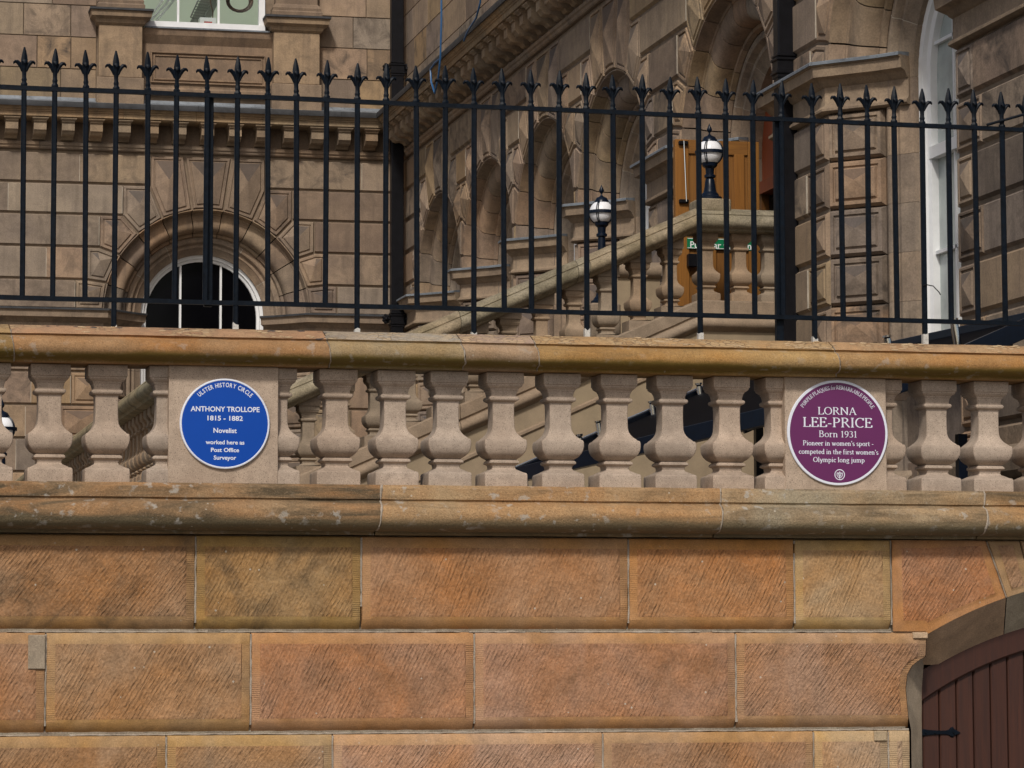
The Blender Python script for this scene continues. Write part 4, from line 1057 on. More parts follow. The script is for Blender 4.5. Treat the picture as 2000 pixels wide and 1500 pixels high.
for ua, ub, pth in ((AU0, CA-1.51, [(AU0, 0), (CA-1.51, 0), (CA-1.135, -.375), (CA-.93, -.53)]), (CA+1.51, AU1, [(CA+.93, -.53), (CA+1.135, -.375), (CA+1.51, 0), (AU1, 0)])):
    sweep_path(FA, pth, IMP, Mfar, bld, 'impost_moulding', color=(.95, .92, .9)); sweep_path(FA, pth, IMPL, Mdlead, bld, 'lead_flashing')
# ---- right wing: centres measured along the facade (u = -Y)
DZ = .19
up_p = lambda pr, d: [(a, b+d) for a, b in pr]
CB = [-39.28, -36.30, -33.31, -30.32, -26.25, -21.97]
SB = [.965, .965, .965, .965, .965, .95]
BU0, BU1 = -YA, -16.9
backing(FB, BU0, BU1, ZG, 8.58, [(c_, 1.51*s_) for c_, s_ in zip(CB, SB)])
lims = []
for i, c_ in enumerate(CB):
    lo_ = (CB[i-1]+c_)/2 if 0 < i < 4 else (BU0 if i == 0 else c_-1.92); hi_ = (CB[i+1]+c_)/2 if i < 3 else c_+1.92
    lims.append((max(lo_, c_-1.92), min(hi_, c_+1.92)))
for i, (c_, s_) in enumerate(zip(CB, SB)):
    bay(FB, c_, s_, lims[i][0], lims[i][1], 'door' if i == 4 else 'window', 3.96 if i != 4 else 3.2, DZ)
for k in range(5):
    cur = BU0
    for i, (c_, s_) in enumerate(zip(CB, SB)):
        e = EDGE[k]*s_ if k < 5 else .85
        a, b = max(c_-e, lims[i][0]), min(c_+e, lims[i][1])
        if a-cur > .12: ashlar(FB, cur, a, [ROWS_UP[k], ROWS_UP[k+1]], bld, lo=1.0, hi=1.8, chan=.03)
        cur = b
    ashlar(FB, cur, BU1, [ROWS_UP[k], ROWS_UP[k+1]], bld, lo=1.0, hi=1.8, chan=.03)
lowb = [ZS+DZ-.42-.415*i for i in range(11)]
edges = [BU0]
for c_, s_ in zip(CB, SB): edges += [c_-1.51*s_, c_+1.51*s_]
edges.append(BU1)
for j in range(0, len(edges), 2):
    ua, ub = edges[j], edges[j+1]
    for k, (a, b) in enumerate(zip(lowb, lowb[1:])):
        if ub-ua < .5: panel_block(FB, rect(ua, b, ub, a), bld, 'plain', 'stone'); continue
        q = .52 if k % 2 else .36
        L = ub-ua
        if j > 0: panel_block(FB, rect(ua, b, ua+q, a), bld, 'pyr', 'quoin_stone', pyr=.035, chan=.03)
        if j < len(edges)-2: panel_block(FB, rect(ub-q, b, ub, a), bld, 'pyr', 'quoin_stone', pyr=.035, chan=.03)
        x0_, x1_ = ua+(q if j > 0 else 0), ub-(q if j < len(edges)-2 else 0)
        if x1_-x0_ > .1: ashlar(FB, x0_, x1_, [b, a], bld, lo=.8 if L < 3 else 1.0, hi=1.2, chan=.03)
    pth = [(ua, 0), (ub, 0)]
    if j > 0: rl = 1.51*SB[j//2-1]; pth = [(ua-.58, -.53), (ua-.375, -.375)]+pth
    if j < len(edges)-2: pth = pth+[(ub+.375, -.375), (ub+.58, -.53)]
    if ub-ua > .02:
        sweep_path(FB, pth, up_p(IMP, DZ), Mfar, bld, 'impost_moulding', color=(1.0, .96, .9)); sweep_path(FB, pth, up_p(IMPL, DZ), Mlead, bld, 'lead_flashing')
        sweep_path(FB, pth, [(-.06, 2.72), (.10, 2.72), (.14, 2.76), (.15, 2.84), (.10, 2.90), (.05, 2.92), (.03, 2.96), (-.06, 2.96)], Mfar, bld, 'plinth_moulding')
# ---- cornice with brackets round both wings
BAND = [(-.05, 8.585), (.015, 8.585), (.03, 8.60), (.035, 8.625), (.055, 8.64), (.06, 8.675), (.03, 8.70), (-.05, 8.70)]
CORN = [(-.05, 8.985), (.10, 8.985), (.33, 8.985), (.335, 9.0), (.375, 9.0), (.38, 9.06), (.395, 9.065), (.395, 9.082), (.415, 9.09), (.43, 9.12), (.445, 9.125), (.45, 9.17), (-.05, 9.17)]
CLEAD = [(-.05, 9.172), (.452, 9.172), (.456, 9.128), (.472, 9.126), (.478, 9.16), (.474, 9.203), (.30, 9.225), (-.05, 9.23)]
CLEAD2 = [(-.05, 9.20), (.30, 9.205), (.31, 9.228), (.05, 9.30), (.03, 9.345), (-.05, 9.345)]
def cornice(prof, m, name, color=None, lo=.9, hi=1.3, var=.06, gap=.002):
    us = [AU0]
    while us[-1] < XB-2.2: us.append(us[-1]+random.uniform(lo, hi))
    ys = [YA]
    # corner piece is one stone with a mitre
    cp = [(us[-1], YA), (XB, YA), (XB, YA-1.5)]
    yy = YA-1.5; segs = []
    for a, b in zip(us, us[1:]): segs.append([(a+gap, YA), (b-gap, YA)])
    segs.append([(us[-1]+gap, YA), (XB, YA), (XB, yy+gap)])
    while yy > 17.2:
        n_ = max(yy-random.uniform(lo, hi), 16.9); segs.append([(XB, yy-gap), (XB, n_+gap)]); yy = n_
    G_ = Fr((0, 0, 0), (1, 0, 0), (0, 1, 0))
    for sg in segs:   # path in plan (x, y): outward is to the right of travel, so mirror p
        n = len(sg); nor = [((sg[i+1][1]-sg[i][1]), -(sg[i+1][0]-sg[i][0])) for i in range(n-1)]
        nor = [(a/math.hypot(a, b), b/math.hypot(a, b)) for a, b in nor]; rings = []
        for i in range(n):
            if i == 0: nx, ny = nor[0]
            elif i == n-1: nx, ny = nor[-1]
            else: (ax, ay), (b2, c2) = nor[i-1], nor[i]; d = 1+ax*b2+ay*c2; nx, ny = (ax+b2)/d, (ay+c2)/d
            rings.append([(sg[i][0]+nx*p, sg[i][1]+ny*p, z) for p, z in prof])
        mb = MB(); mb.loft(rings); mb.build(name, m, bld, color=tint(color or (1, 1, 1), var), smooth=30)
cornice(BAND, Mfar, 'bed_moulding', (.95, .9, .86)); cornice(CORN, Mfar, 'cornice_stone', (1.15, 1.06, .88))
cornice(CLEAD, Mdlead, 'lead_flashing', lo=2, hi=3); cornice(CLEAD2, Mlead, 'lead_sheet', lo=2, hi=3)
# wall strip behind the brackets
mb = MB(); mb.box(AU0, YA-.0, 8.58, XB+.3, YA+.4, 9.2); mb.build('frieze', Mfar, bld, color=(.8, .76, .74))
mb = MB(); mb.box(XB, 16.9, 8.58, XB+.4, YA-.01, 9.2); mb.build('frieze', Mfar, bld, color=(.8, .76, .74))
def bracket(fr):
    mb = MB()
    side = [(0, 8.703), (0, 8.93), (.30, 8.93), (.30, 8.815), (.275, 8.80), (.245, 8.765), (.205, 8.752), (.155, 8.76), (.105, 8.748), (.075, 8.715)]
    h = .09
    L = [fr.p(-h, z, p) for p, z in side]; Rr = [fr.p(h, z, p) for p, z in side]
    mb.loft([L, Rr])
    cap_ = [(.0, 8.984), (.362, 8.984), (.358, 8.970), (.34, 8.955), (.325, 8.945), (.322, 8.931), (0, 8.931)]
    wcap = [.118, .118, .114, .10, .092, .09, .09]
    mb.loft([[fr.p(-ww, z, p) for (p, z), ww in zip(cap_, wcap)], [fr.p(ww, z, p) for (p, z), ww in zip(cap_, wcap)]])
    return mb
bA = None; uu = PY(23, 260, YA-.3).x; step = .403
k = 0
while uu-step > AU0+.2: uu -= step
while uu < XB-.5:
    if bA is None: bA = bracket(FA).build('bracket', Mfar, bld, origin=(0, YA, 8.7)); bA.location = Vector((uu, YA, 8.7))-worldloc(bld); o = bA
    else: o = dup(bA, bld, (uu, YA, 8.7))
    o.color = (*tint((1.0, .95, .86), .14), 1); uu += step
yy = YA-.62
while yy > 17.2:
    o = dup(bA, bld, (XB, yy, 8.7), -math.pi/2)
    o.color = (*tint((1.0, .95, .86), .14), 1); yy -= .403
# ---- storey above the cornice
UL = [9.30+.47*i for i in range(9)]
UW0, UW1 = PY(268, 50, YA).x, PY(517, 50, YA).x          # window opening on the left wing
PL0, PL1, PR0, PR1 = PY(191, 100, YA).x, PY(275, 100, YA).x, PY(531, 100, YA).x, PY(620, 100, YA).x
mb = MB()
for a, b, z0, z1 in ((AU0, UW0, 9.2, 14), (UW1, XB, 9.2, 14), (UW0, UW1, 9.2, 10.28), (UW0, UW1, 12.6, 14)):
    mb.box(a, YA+.02, z0, b, YA+.35, z1)
mb.build('wall_core', Mfmort, bld)
for k_ in range(8):
    a, b = UL[k_]-(.05 if k_ == 0 else 0), UL[k_+1]
    ashlar(FA, AU0, PL0-.02, [a, b], bld, lo=.4, hi=.9, chan=.006); ashlar(FA, PR1+.02, XB, [a, b], bld, lo=.4, hi=.9, chan=.006)
    ashlar(FB, BU0, BU1, [a, b], bld, lo=.8, hi=1.5, chan=.006)
mb = MB(); mb.box(XB+.02, 16.9, 9.2, XB+.35, YA, 14); mb.build('wall_core', Mfmort, bld)
zc_ = lambda y: PY(400, y, YA).z
def pil(a, b, nm='pedestal'):
    P_ = [(a-.0, 0), (a, .22), (b, .22), (b, 0)]
    mb = MB(); mb.box(a, YA-.20, zc_(162), b, YA+.02, zc_(62)); mb.build('pedestal', Mfar, bld, bevel=.006, color=(1.12, 1.04, .92))
    mb = MB(); mb.box(a-.03, YA-.235, 9.20, b+.03, YA+.02, zc_(163)); mb.build('plinth', Mfar, bld, bevel=.01, color=(.9, .86, .82))
    cp_ = [(.0, 62), (.04, 58), (.06, 52), (.12, 47), (.13, 36)]
    mb = MB(); mb.loft([[(a-p, YA+.02, zc_(y)), (a-p, YA-.20-p, zc_(y)), (b+p, YA-.20-p, zc_(y)), (b+p, YA+.02, zc_(y))] for p, y in cp_]); mb.build('pedestal_cap', Mfar, bld, color=(1.0, .93, .82))
    mb = MB(); mb.box(a-.145, YA-.36, zc_(36), b+.145, YA+.02, zc_(32)); mb.build('lead_flashing', Mdlead, bld)
    bs = [(.06, 32), (.065, 22), (.045, 19), (.05, 14), (.03, 9), (.0, 5), (-.01, -60)]
    mb = MB(); mb.loft([[(a+.03-p, YA+.02, zc_(y)), (a+.03-p, YA-.17-p, zc_(y)), (b-.03+p, YA-.17-p, zc_(y)), (b-.03+p, YA+.02, zc_(y))] for p, y in bs]); mb.build('pilaster', Mfar, bld, color=(.72, .68, .66))
pil(PL0, PL1); pil(PR0, PR1)
# apron panel under the window
ap = [(0, 192), (.05, 190), (.05, 178), (.02, 174), (.02, 90), (.05, 84), (.10, 74), (.12, 62)]
mb = MB(); mb.loft([[(PL1, YA+.02, zc_(y)), (PL1, YA-p, zc_(y)), (PR0, YA-p, zc_(y)), (PR0, YA+.02, zc_(y))] for p, y in ap]); mb.build('apron', Mfar, bld, color=(.86, .78, .72))
for d_, p_ in ((.0, .035), (.045, .02)):
    x0_, x1_, z0_, z1_ = PL1+.14+d_, PR0-.1-d_, zc_(166)+d_, zc_(105)-d_
    mb = MB(); rg = lambda e, p: [(x0_+e, YA-.02-p, z0_+e), (x1_-e, YA-.02-p, z0_+e), (x1_-e, YA-.02-p, z1_-e), (x0_+e, YA-.02-p, z1_-e)]
    mb.loft([rg(0, -.0), rg(.004, p_), rg(.018, p_), rg(.026, 0)], cap=False); mb.build('panel_moulding', Mfar, bld, color=(.9, .8, .72))
mb = MB(); mb.box(PL1+.05, YA-.14, zc_(62), PR0-.05, YA+.05, zc_(59)); mb.build('lead_flashing', Mlead, bld)
# sash window with the room behind it
zsill = zc_(57)
wn = MB(); 
for a, b, c_, d_, y0, y1 in ((UW0, zsill, UW1, zc_(46), -.05, .06), (UW0, zsill, UW0+.08, 12.6, -.03, .08), (UW1-.09, zsill, UW1, 12.6, -.03, .08), (UW0, 12.5, UW1, 12.6, -.03, .08)):
    wn.box(a, YA+y0, b, c_, YA+y1, d_)
wn = wn.build('window', Mwhite, bld)
for x_ in (PY(348, 30, YA).x, PY(427, 30, YA).x):
    mb = MB(); mb.box(x_-.016, YA+.0, zc_(46), x_+.016, YA+.05, 12.5); mb.build('glazing_bar', Mwhite, wn)
mb = MB(); z_ = zc_(-40); mb.box(UW0+.05, YA-.01, z_-.03, UW1-.05, YA+.05, z_+.03); mb.build('glazing_bar', Mwhite, wn)
mg, ntg, bg_ = mat('clear_glass'); bg_.inputs['Transmission Weight'].default_value = 1; bg_.inputs['Roughness'].default_value = .02; bg_.inputs['IOR'].default_value = 1.12; bg_.inputs['Base Color'].default_value = (.93, .97, .95, 1)
mb = MB(); mb.box(UW0+.05, YA+.035, zc_(46), UW1-.05, YA+.039, 12.5); mb.build('pane', mg, wn)
room = MB()
x0_, x1_, y0_, y1_, z0_, z1_ = UW0-.4, UW1+.6, YA+.36, YA+3.2, 10.1, 13.2
room.box(x0_, y1_, z0_, x1_, y1_+.1, z1_); room.box(x0_-.1, y0_, z0_, x0_, y1_, z1_); room.box(x1_, y0_, z0_, x1_+.1, y1_, z1_); room.box(x0_, y0_, z0_-.1, x1_, y1_, z0_); room.box(x0_, y0_, z1_, x1_, y1_, z1_+.1)
mr, ntr, br = mat('glowing_room_plaster'); br.inputs['Base Color'].default_value = (.50, .53, .45, 1); br.inputs['Emission Color'].default_value = (.60, .64, .53, 1); br.inputs['Emission Strength'].default_value = .27  # plaster itself emits faintly, in place of the room's own lighting
room.build('room', mr, bld)
# cable tray, cables and a carton on the sill
tr = MB(); a, b = PY(372, 34, YA+1.2), PY(405, -40, YA+1.2); dxx = Vector((.20, 0, -.02))
for k_ in range(2): tr.tube([a+dxx*k_, b+dxx*k_+Vector((.0, 0, 0))], .012, 6)
for k_ in range(14): q = a.lerp(b, k_/14); tr.tube([q, q+dxx], .007, 5)
tag(tr.build('cable_tray', plain('galvanised_tray', (.16, .17, .16), .5, .3)), 'slanting grey cable tray seen inside the lit upper window', 'cable tray')
cl = MB(); q = PY(468, 2, YA+.5)
for k_ in range(5): r_ = .20-.012*k_; cl.tube([q+Vector((r_*math.cos(t*.35+k_), .01*k_, r_*.85*math.sin(t*.35+k_))) for t in range(19)], .009, 6)
tag(cl.build('cable_coil', plain('brown_cable', (.05, .022, .012), .5)), 'coil of brown cable hanging inside the lit upper window', 'cable coil')
cl = MB()
for k_, (xa, xb) in enumerate(((292, 330), (300, 345), (312, 352))):
    cl.tube([PY(xa-6, 40, YA+.9), PY((xa+xb)/2, 10, YA+.9+k_*.1), PY(xb+14, -40, YA+.9)], .020, 8)
tag(cl.build('white_pipes', Mwhite), 'bundle of white pipes leaning in the upper window', 'pipes')
cl = MB(); q = PY(405, 41, YA+.2); cl.box(q.x-.12, YA+.12, q.z-.07, q.x+.12, YA+.3, q.z+.035)
cl.box(q.x-.06, YA+.118, q.z-.045, q.x+.06, YA+.1195, q.z-.025, 1)
tag(cl.build('carton', [Mwhite, plain('red_print', (.35, .03, .02))]), 'small white carton with red print on the upper window sill', 'box')
cl = MB(); a, b = PY(385, 52, YA+1.6), PY(432, -45, YA+1.6)
cl.loft([[p+Vector((x_, y_, 0)) for x_, y_ in ((-.14, -.1), (.14, -.1), (.14, .1), (-.14, .1))] for p in (a, b)])
tag(cl.build('duct', plain('grey_duct', (.22, .23, .21), .6)), 'slanting grey duct behind the cable tray inside the lit upper window', 'duct')
cl = MB(); cl.tube([PY(412, -30, YA+.4), PY(411, 5, YA+.4), PY(416, 24, YA+.4), PY(415, 42, YA+.4)], .009, 6)
tag(cl.build('hanging_cable', plain('rust_cable', (.10, .04, .02), .6)), 'thin rust brown cable hanging beside the carton in the lit upper window', 'cable')
# dark rooms behind the arched windows
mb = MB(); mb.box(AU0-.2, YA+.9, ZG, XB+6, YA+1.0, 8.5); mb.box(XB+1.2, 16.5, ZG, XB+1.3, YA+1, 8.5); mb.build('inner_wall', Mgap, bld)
mb = MB(); mb.box(AU0, YA+.0, 14, XB+6, YA+8, 14.3); mb.box(XB+.0, 16.9, 14, XB+6, YA, 14.3); mb.build('roof', Mlead, bld)
# ------------------------------------------------------------------ downpipes
def pipe(x0, x1, yy, z0, z1, collars, label, ears):
    t = thing('downpipe', label, 'downpipe', ((x0+x1)/2, yy, z0))
    mb = MB(); mb.box(x0, yy-(x1-x0)*.4, z0, x1, yy+(x1-x0)*.4, z1); mb.build('pipe', Mblack, t, bevel=.012)
    d = (x1-x0)*.4
    for zc2 in collars:
        for k_, (dz_, e) in enumerate(((0, .022), (.035, .012), (-.12, .022), (-.155, .010))):
            mb = MB(); mb.box(x0-e, yy-d-e, zc2+dz_-.012, x1+e, yy+d+e, zc2+dz_+.012); mb.build('collar', Mblack, t, bevel=.005)
        mb = MB(); mb.box(x0-.008, yy-d-.008, zc2-.155, x1+.008, yy+d+.008, zc2); mb.build('socket', Mblack, t, bevel=.004)
        for sg in ears:
            mb = MB(); xx = (x1+.05) if sg > 0 else (x0-.07); 
            for q in range(7):
                a_ = q*2*math.pi/7; c_ = Vector((xx+.035*math.cos(a_)*(1 if sg < 0 else .5), yy-d+.05, zc2-.05+.05*math.sin(a_)))
                mb.lathe(c_, [(0, -.03), (.022, -.018), (.028, 0), (.020, .02), (0, .03)], 6)
            mb.lathe((xx, yy-d+.02, zc2-.05), [(0, -.03), (.03, -.01), (.03, .02), (0, .035)], 8)
            mb.box(min(xx, (x0+x1)/2), yy-d+.04, zc2-.065, max(xx, (x0+x1)/2), yy-d+.07, zc2-.035)
            mb.build('fixing_ear', Mblack, t)
    return t
a, b = PY(763, 400, 41.45), PY(787, 400, 41.45)
pipe(a.x, b.x, 41.45, 1.95, 14, (PY(775, 128, 41.45).z, PY(775, 617, 41.45).z), 'thin black downpipe in the far inner corner where the two walls meet', (-1, 1))
a, b = PY(1518, 400, 24.3), PY(1555, 400, 24.3)
pipe(a.x, b.x, 24.3, 1.95, 12, (PY(1535, 118, 24.3).z, PY(1535, 2050, 24.3).z if False else PY(1535, 118, 24.3).z-3.6), 'thick square black downpipe with a collar right of the open oak door', (1,))
# ------------------------------------------------------------------ outside stair
YL = 24.5
st = thing('stone_staircase', 'outside stone stair with mossy sloping handrail and square balusters rising right to the oak door', 'staircase', (7.0, YL, 1.95))
cor = PY(1362, 405, YL); zt_ = cor.z; xr = XB-.02
r1 = PY(1345, 403, YL); r2 = PY(775, 648, YL); slope = (r1.z-r2.z)/(r1.x-r2.x)
zr = lambda x: zt_+min(0, slope*(x-cor.x)); xl = r2.x-1.35
def sprof(pr, name, m, smooth=38, xs=None, par=None, col=None, yo=YL, w_=.36, amp=.004, ends=True):
    mb = MB(); rings = []
    for x in xs:
        rings.append([(x, yo-p, zr(x)+z+jit(x*7, z*20, p, amp)) for p, z in pr])
    mb.loft(rings); return mb.build(name, m, par or st, smooth=smooth, color=col or tint((1, 1, 1), .08))
cprof = [(-.34, -.215), (-.02, -.215), (.02, -.205), (.03, -.19)]+arc((.045, -.185), (.055, -.075), .042, 7)+[(.04, -.068), (.045, -.060), (.02, -.03), (-.05, 0), (-.28, 0), (-.36, -.05), (-.40, -.13), (-.36, -.19)]
def rng(a, b, s_): n = max(1, round((b-a)/s_)); return [a+(b-a)*i/n for i in range(n+1)]
joints = [xl, xl+.9, xl+1.9, xl+2.95, cor.x-1.0, cor.x, xr]
joints = sorted(set(joints))
for a, b in zip(joints, joints[1:]):
    sprof(cprof, 'handrail_stone', Mrail, xs=rng(a+.003, b-.003, .09))
bprf = [(-.34, -1.10), (-.0, -1.10), (.02, -1.085)]+arc((.035, -1.075), (.045, -.985), .035, 6)+[(.03, -.975), (.03, -.965), (.045, -.95), (.045, -.84), (.02, -.825), (-.34, -.825)]
bdz = -.0
for a, b in zip(joints, joints[1:]):
    sprof(bprf, 'string_stone', Mstair, xs=rng(a+.003, b-.003, .12), amp=.003)
led = [(-.2, -1.34), (.005, -1.34), (.02, -1.325), (.02, -1.30), (-.0, -1.285), (-.2, -1.285)]
sprof(led, 'ledge', Mstair, xs=rng(xl, xr, .2), amp=0)
mb = MB(); xs_ = rng(xl, xr, .3)
if cor.x not in xs_: xs_ = sorted(xs_+[cor.x])
mb.loft([[(x, YL+.0, 1.95), (x, YL+.34, 1.95), (x, YL+.34, max(zr(x)-1.0, 1.96)), (x, YL+.0, max(zr(x)-1.0, 1.96))] for x in xs_]); mb.build('side_wall', Mrend, st)
# landing slab and steps behind
mb = MB(); mb.box(cor.x-.05, YL+.34, 1.95, XB, YL+2.6, zt_-.92); mb.build('landing', Mstair, st)
k_ = 0; x = cor.x-.05; z = zt_-.92
while z > 2.1 and x > xl:
    z -= .155; x0_ = x-.155/slope
    mb = MB(); mb.box(x0_, YL+.34, max(z-.3, 1.95), x+.02, YL+2.6, z); mb.build('step', Mstair, st, bevel=.01); x = x0_
# front balusters
SH = .615
sb0 = None
bxs = [PY(q, 500, YL).x for q in (1388, 1453, 1511)]+[PY(1317, 500, YL).x-.295*i for i in range(0, 13)]
for x in bxs:
    fl = x > cor.x-.05
    z0_ = zr(x)-.828 if fl else zr(x)-.828-.035
    if not fl:     # wedge blocks meeting the slope at foot and head
        mb = MB(); h = .115; mb.loft([[(x+sx*h, YL+.03+yy_, zr(x+sx*h)-.83) for sx, yy_ in ((-1, 0), (1, 0), (1, .23), (-1, .23))], [(x+sx*h, YL+.03+yy_, z0_+.075) for sx, yy_ in ((-1, 0), (1, 0), (1, .23), (-1, .23))]]); mb.build('baluster_seat', Mstair, st)
        mb = MB(); h = .10; mb.loft([[(x+sx*h, YL+.04+yy_, zr(x)-.27) for sx, yy_ in ((-1, 0), (1, 0), (1, .21), (-1, .21))], [(x+sx*h, YL+.04+yy_, zr(x+sx*h)-.20) for sx, yy_ in ((-1, 0), (1, 0), (1, .21), (-1, .21))]])
        mb.build('baluster_head', Mstair, st)
    if sb0 is None:
        sb0 = baluster_mesh(SH).build('baluster', Mstair, st, smooth=24, origin=(0, 0, 0)); sb0.scale = (.88, .88, 1); o = sb0; o.location = Vector((x, YL+.145, z0_))-worldloc(st)
    else: o = dup(sb0, st, (x, YL+.145, z0_))
    o.color = (*tint((1, .98, .95), .08), 1)
# far side of the stair: level base with balusters
yf = YL+2.75; xa = PY(1185, 520, yf).x
zf = PY(1250, 512, yf).z
mb = MB(); mb.loft([[(x, yf-p, zf+z) for p, z in [(-.3, -.16), (.0, -.16)]+arc((.03, -.15), (.03, -.02), .04, 6)+[(.0, 0), (-.3, 0)]] for x in (xa, XB-.35)]); mb.build('string_stone', Mstair, st, smooth=38)
mb = MB(); mb.box(xa+.05, yf, 1.95, XB-.35, yf+.3, zf-.14); mb.build('side_wall', Mrend, st)
# balustrade running back towards the left wing
q = PY(345, 694, 22.0); 
lb = thing('terrace_balustrade', 'mossy stone balustrade receding at the left, seen between the front balusters', 'balustrade', (q.x, 22, 1.95))
zt2 = q.z; xq = q.x; y0_, y1_ = 22.0, 40.5
for i in range(9):
    a = y0_+i*(y1_-y0_)/9; b = y0_+(i+1)*(y1_-y0_)/9
    mb = MB(); pr = [(-p, z) for p, z in cprof]
    mb.loft([[(xq+p+.0, y, zt2+z+jit(y*5, z*9, p, .004)) for p, z in pr]+[] for y in rng(a+.004, b-.004, .3)]); mb.build('handrail_stone', Mrail, lb, smooth=38, color=tint((1.05, 1.05, .95), .1))
mb = MB(); mb.box(xq-.04, y0_, zt2-1.08, xq+.34, y1_, zt2-.83); mb.build('string_stone', Mstair, lb, bevel=.02)
mb = MB(); mb.box(xq, y0_+.01, 1.95, xq+.3, y1_, zt2-1.07); mb.build('side_wall', Mrend, lb)
y = y0_+.2; 
while y < y1_:
    o = dup(sb0, lb, (xq+.145, y, zt2-.83)); o.name = 'baluster'; y += .31
    o.color = (*tint((1.1, 1.03, .95), .08), 1)
# ------------------------------------------------------------------ globe lamps
def lamp(c, r_, zb_, label, tall=.42):
    t = thing('globe_lamp', label, 'lamp', (c.x, c.y, zb_), 'black lamps with white globes')
    mb = MB(); mb.lathe(c, [(r_*math.sin(R(a_)), -r_*math.cos(R(a_))) for a_ in range(8, 180, 8)], 28); mb.build('globe', Mlampg, t, smooth=60)
    mb = MB()
    for z0_, z1_, e in ((-.014, .014, .014),):
        mb.lathe(c, [(r_-.01, z0_), (r_+e, z0_), (r_+e, z1_), (r_-.01, z1_)], 28)
    mb.build('band', Mnavy, t, smooth=40)
    for k_ in range(4):
        a_ = R(45*0+90*k_-35)
        mb = MB(); 
        for off in (-.07, .07):
            mb.tube([c+Vector(((r_+.006)*math.sin(R(p_))*math.cos(a_+off*(1 if True else 0)), (r_+.006)*math.sin(R(p_))*math.sin(a_+off), -(r_+.006)*math.cos(R(p_)))) for p_ in range(20, 166, 10)], .0045, 6)
        mb.build('strap', Mnavy, t)
    mb = MB(); mb.lathe(c+Vector((0, 0, r_*.80)), [(.0, -.01), (r_*.62, -.012), (r_*.60, .012), (r_*.42, .045), (r_*.16, .058), (.008, .07), (.008, .085), (.022, .10), (.024, .115), (.008, .15), (.0, .17)], 18); mb.build('cap', Mnavy, t, smooth=40)
    h = c.z-r_*.80-zb_
    mb = MB(); mb.lathe(Vector((c.x, c.y, zb_)), [(.0, 0), (.105, 0), (.105, .03), (.085, .04), (.075, .06), (.06, .075), (.05, .12), (.042, h*.55), (.034, h-.14), (.05, h-.13), (.05, h-.11), (.036, h-.10), (.04, h-.05), (r_*.55, h-.03), (r_*.62, h+.005), (r_*.5, h+.012), (0, h+.012)], 16); mb.build('post', Mnavy, t, smooth=30)
    return t
c = PY(1386, 298, YL+.15); rr = 24.5/5691*YL*1.0
zb_ = PY(1386, 392, YL+.15).z
lamp(c, rr*1.12, zb_, 'black globe lamp on the landing corner in front of the open oak door')
mb = MB(); mb.box(c.x-.15, YL-.0, zt_-.03, c.x+.15, YL+.3, zb_); mb.build('lamp_block', Mrail, st, bevel=.012)
c = PY(1175, 415, 25.6); lamp(c, 25/5691*25.6, c.z-.85, 'black globe lamp rising behind the middle of the sloping stone handrail')
mb = MB(); mb.box(c.x-.14, c.y-.14, 1.95, c.x+.14, c.y+.14, c.z-.85); tag(mb.build('lamp_pier', Mstair, bevel=.015), 'stone pier behind the sloping handrail under the middle globe lamp', 'pier')
c = PY(3, 838, 25.0); lamp(c, 27/5691*25.0, c.z-.7, 'black globe lamp half cut off at the left edge, seen behind the balusters')
mb = MB(); mb.box(c.x-.14, c.y-.14, 1.95, c.x+.14, c.y+.14, c.z-.7); tag(mb.build('lamp_pier', Mstair, bevel=.015), 'stone pier at the left edge under the globe lamp behind the balusters', 'pier')
# ------------------------------------------------------------------ oak door, exit sign
dy = 25.75
a, b = PY(1318, 272, dy), PY(1482, 272, dy); ztop = a.z; zbt = zt_-.92
od = thing('oak_door', 'open panelled oak door leaf standing behind the landing balusters', 'door', (b.x, dy, zbt))
W_ = b.x-a.x
mb = MB(); mb.box(a.x+.01, dy+.012, zbt+.01, b.x-.01, dy+.05, ztop-.01); mb.build('panel', Moak, od, color=(.95, .95, .95))
for x0_, x1_, z0_, z1_ in ((0, .13, 0, 1), (.27*W_+.12, .27*W_+.17, .0, .93), (.70*W_, .70*W_+.10, 0, .93), (W_-.11, W_, 0, 1)):
    mb = MB(); mb.box(a.x+x0_, dy-.01, zbt+(ztop-zbt)*z0_, a.x+x1_, dy+.06, zbt+(ztop-zbt)*z1_); mb.build('stile', Moak, od, bevel=.004, color=tint((1.1, 1.1, 1.0), .12))
for z0_, z1_ in ((.925, 1), (.44, .56), (0, .12)):
    mb = MB(); mb.box(a.x+.131, dy-.008, zbt+(ztop-zbt)*z0_, a.x+W_-.111, dy+.058, zbt+(ztop-zbt)*z1_); mb.build('rail', wood('oak_rail', (.24, .105, .020), (.15, .060, .011), along='x'), od, bevel=.004)
xb_ = PY(1333, 300, dy).x
mb = MB(); mb.tube([(xb_, dy-.05, ztop-.02), (xb_+.02, dy-.05, PY(1335, 395, dy).z)], .006, 8); mb.build('bolt_rod', Mchrome, od)
mb = MB(); 
for yy_ in (280, 394): z_ = PY(1333, yy_, dy).z; mb.box(xb_-.045, dy-.045, z_-.018, xb_+.045, dy-.011, z_+.018)
z_ = PY(1345, 512, dy).z; mb.box(PY(1340, 512, dy).x, dy-.08, z_-.05, PY(1357, 512, dy).x, dy-.011, z_+.07); mb.build('door_fitting', Mblack, od, bevel=.006)
sa, sb_ = PY(1342, 464, dy-.02), PY(1478, 489, dy-.02)
sg = thing('exit_sign', 'green sign with white lettering on the oak door behind the balusters', 'sign', ((sa.x+sb_.x)/2, dy-.02, sb_.z))
mb = MB(); mb.box(sa.x, dy-.018, sb_.z, sb_.x, dy-.0115, sa.z); mb.build('plate', Mgreen, sg)
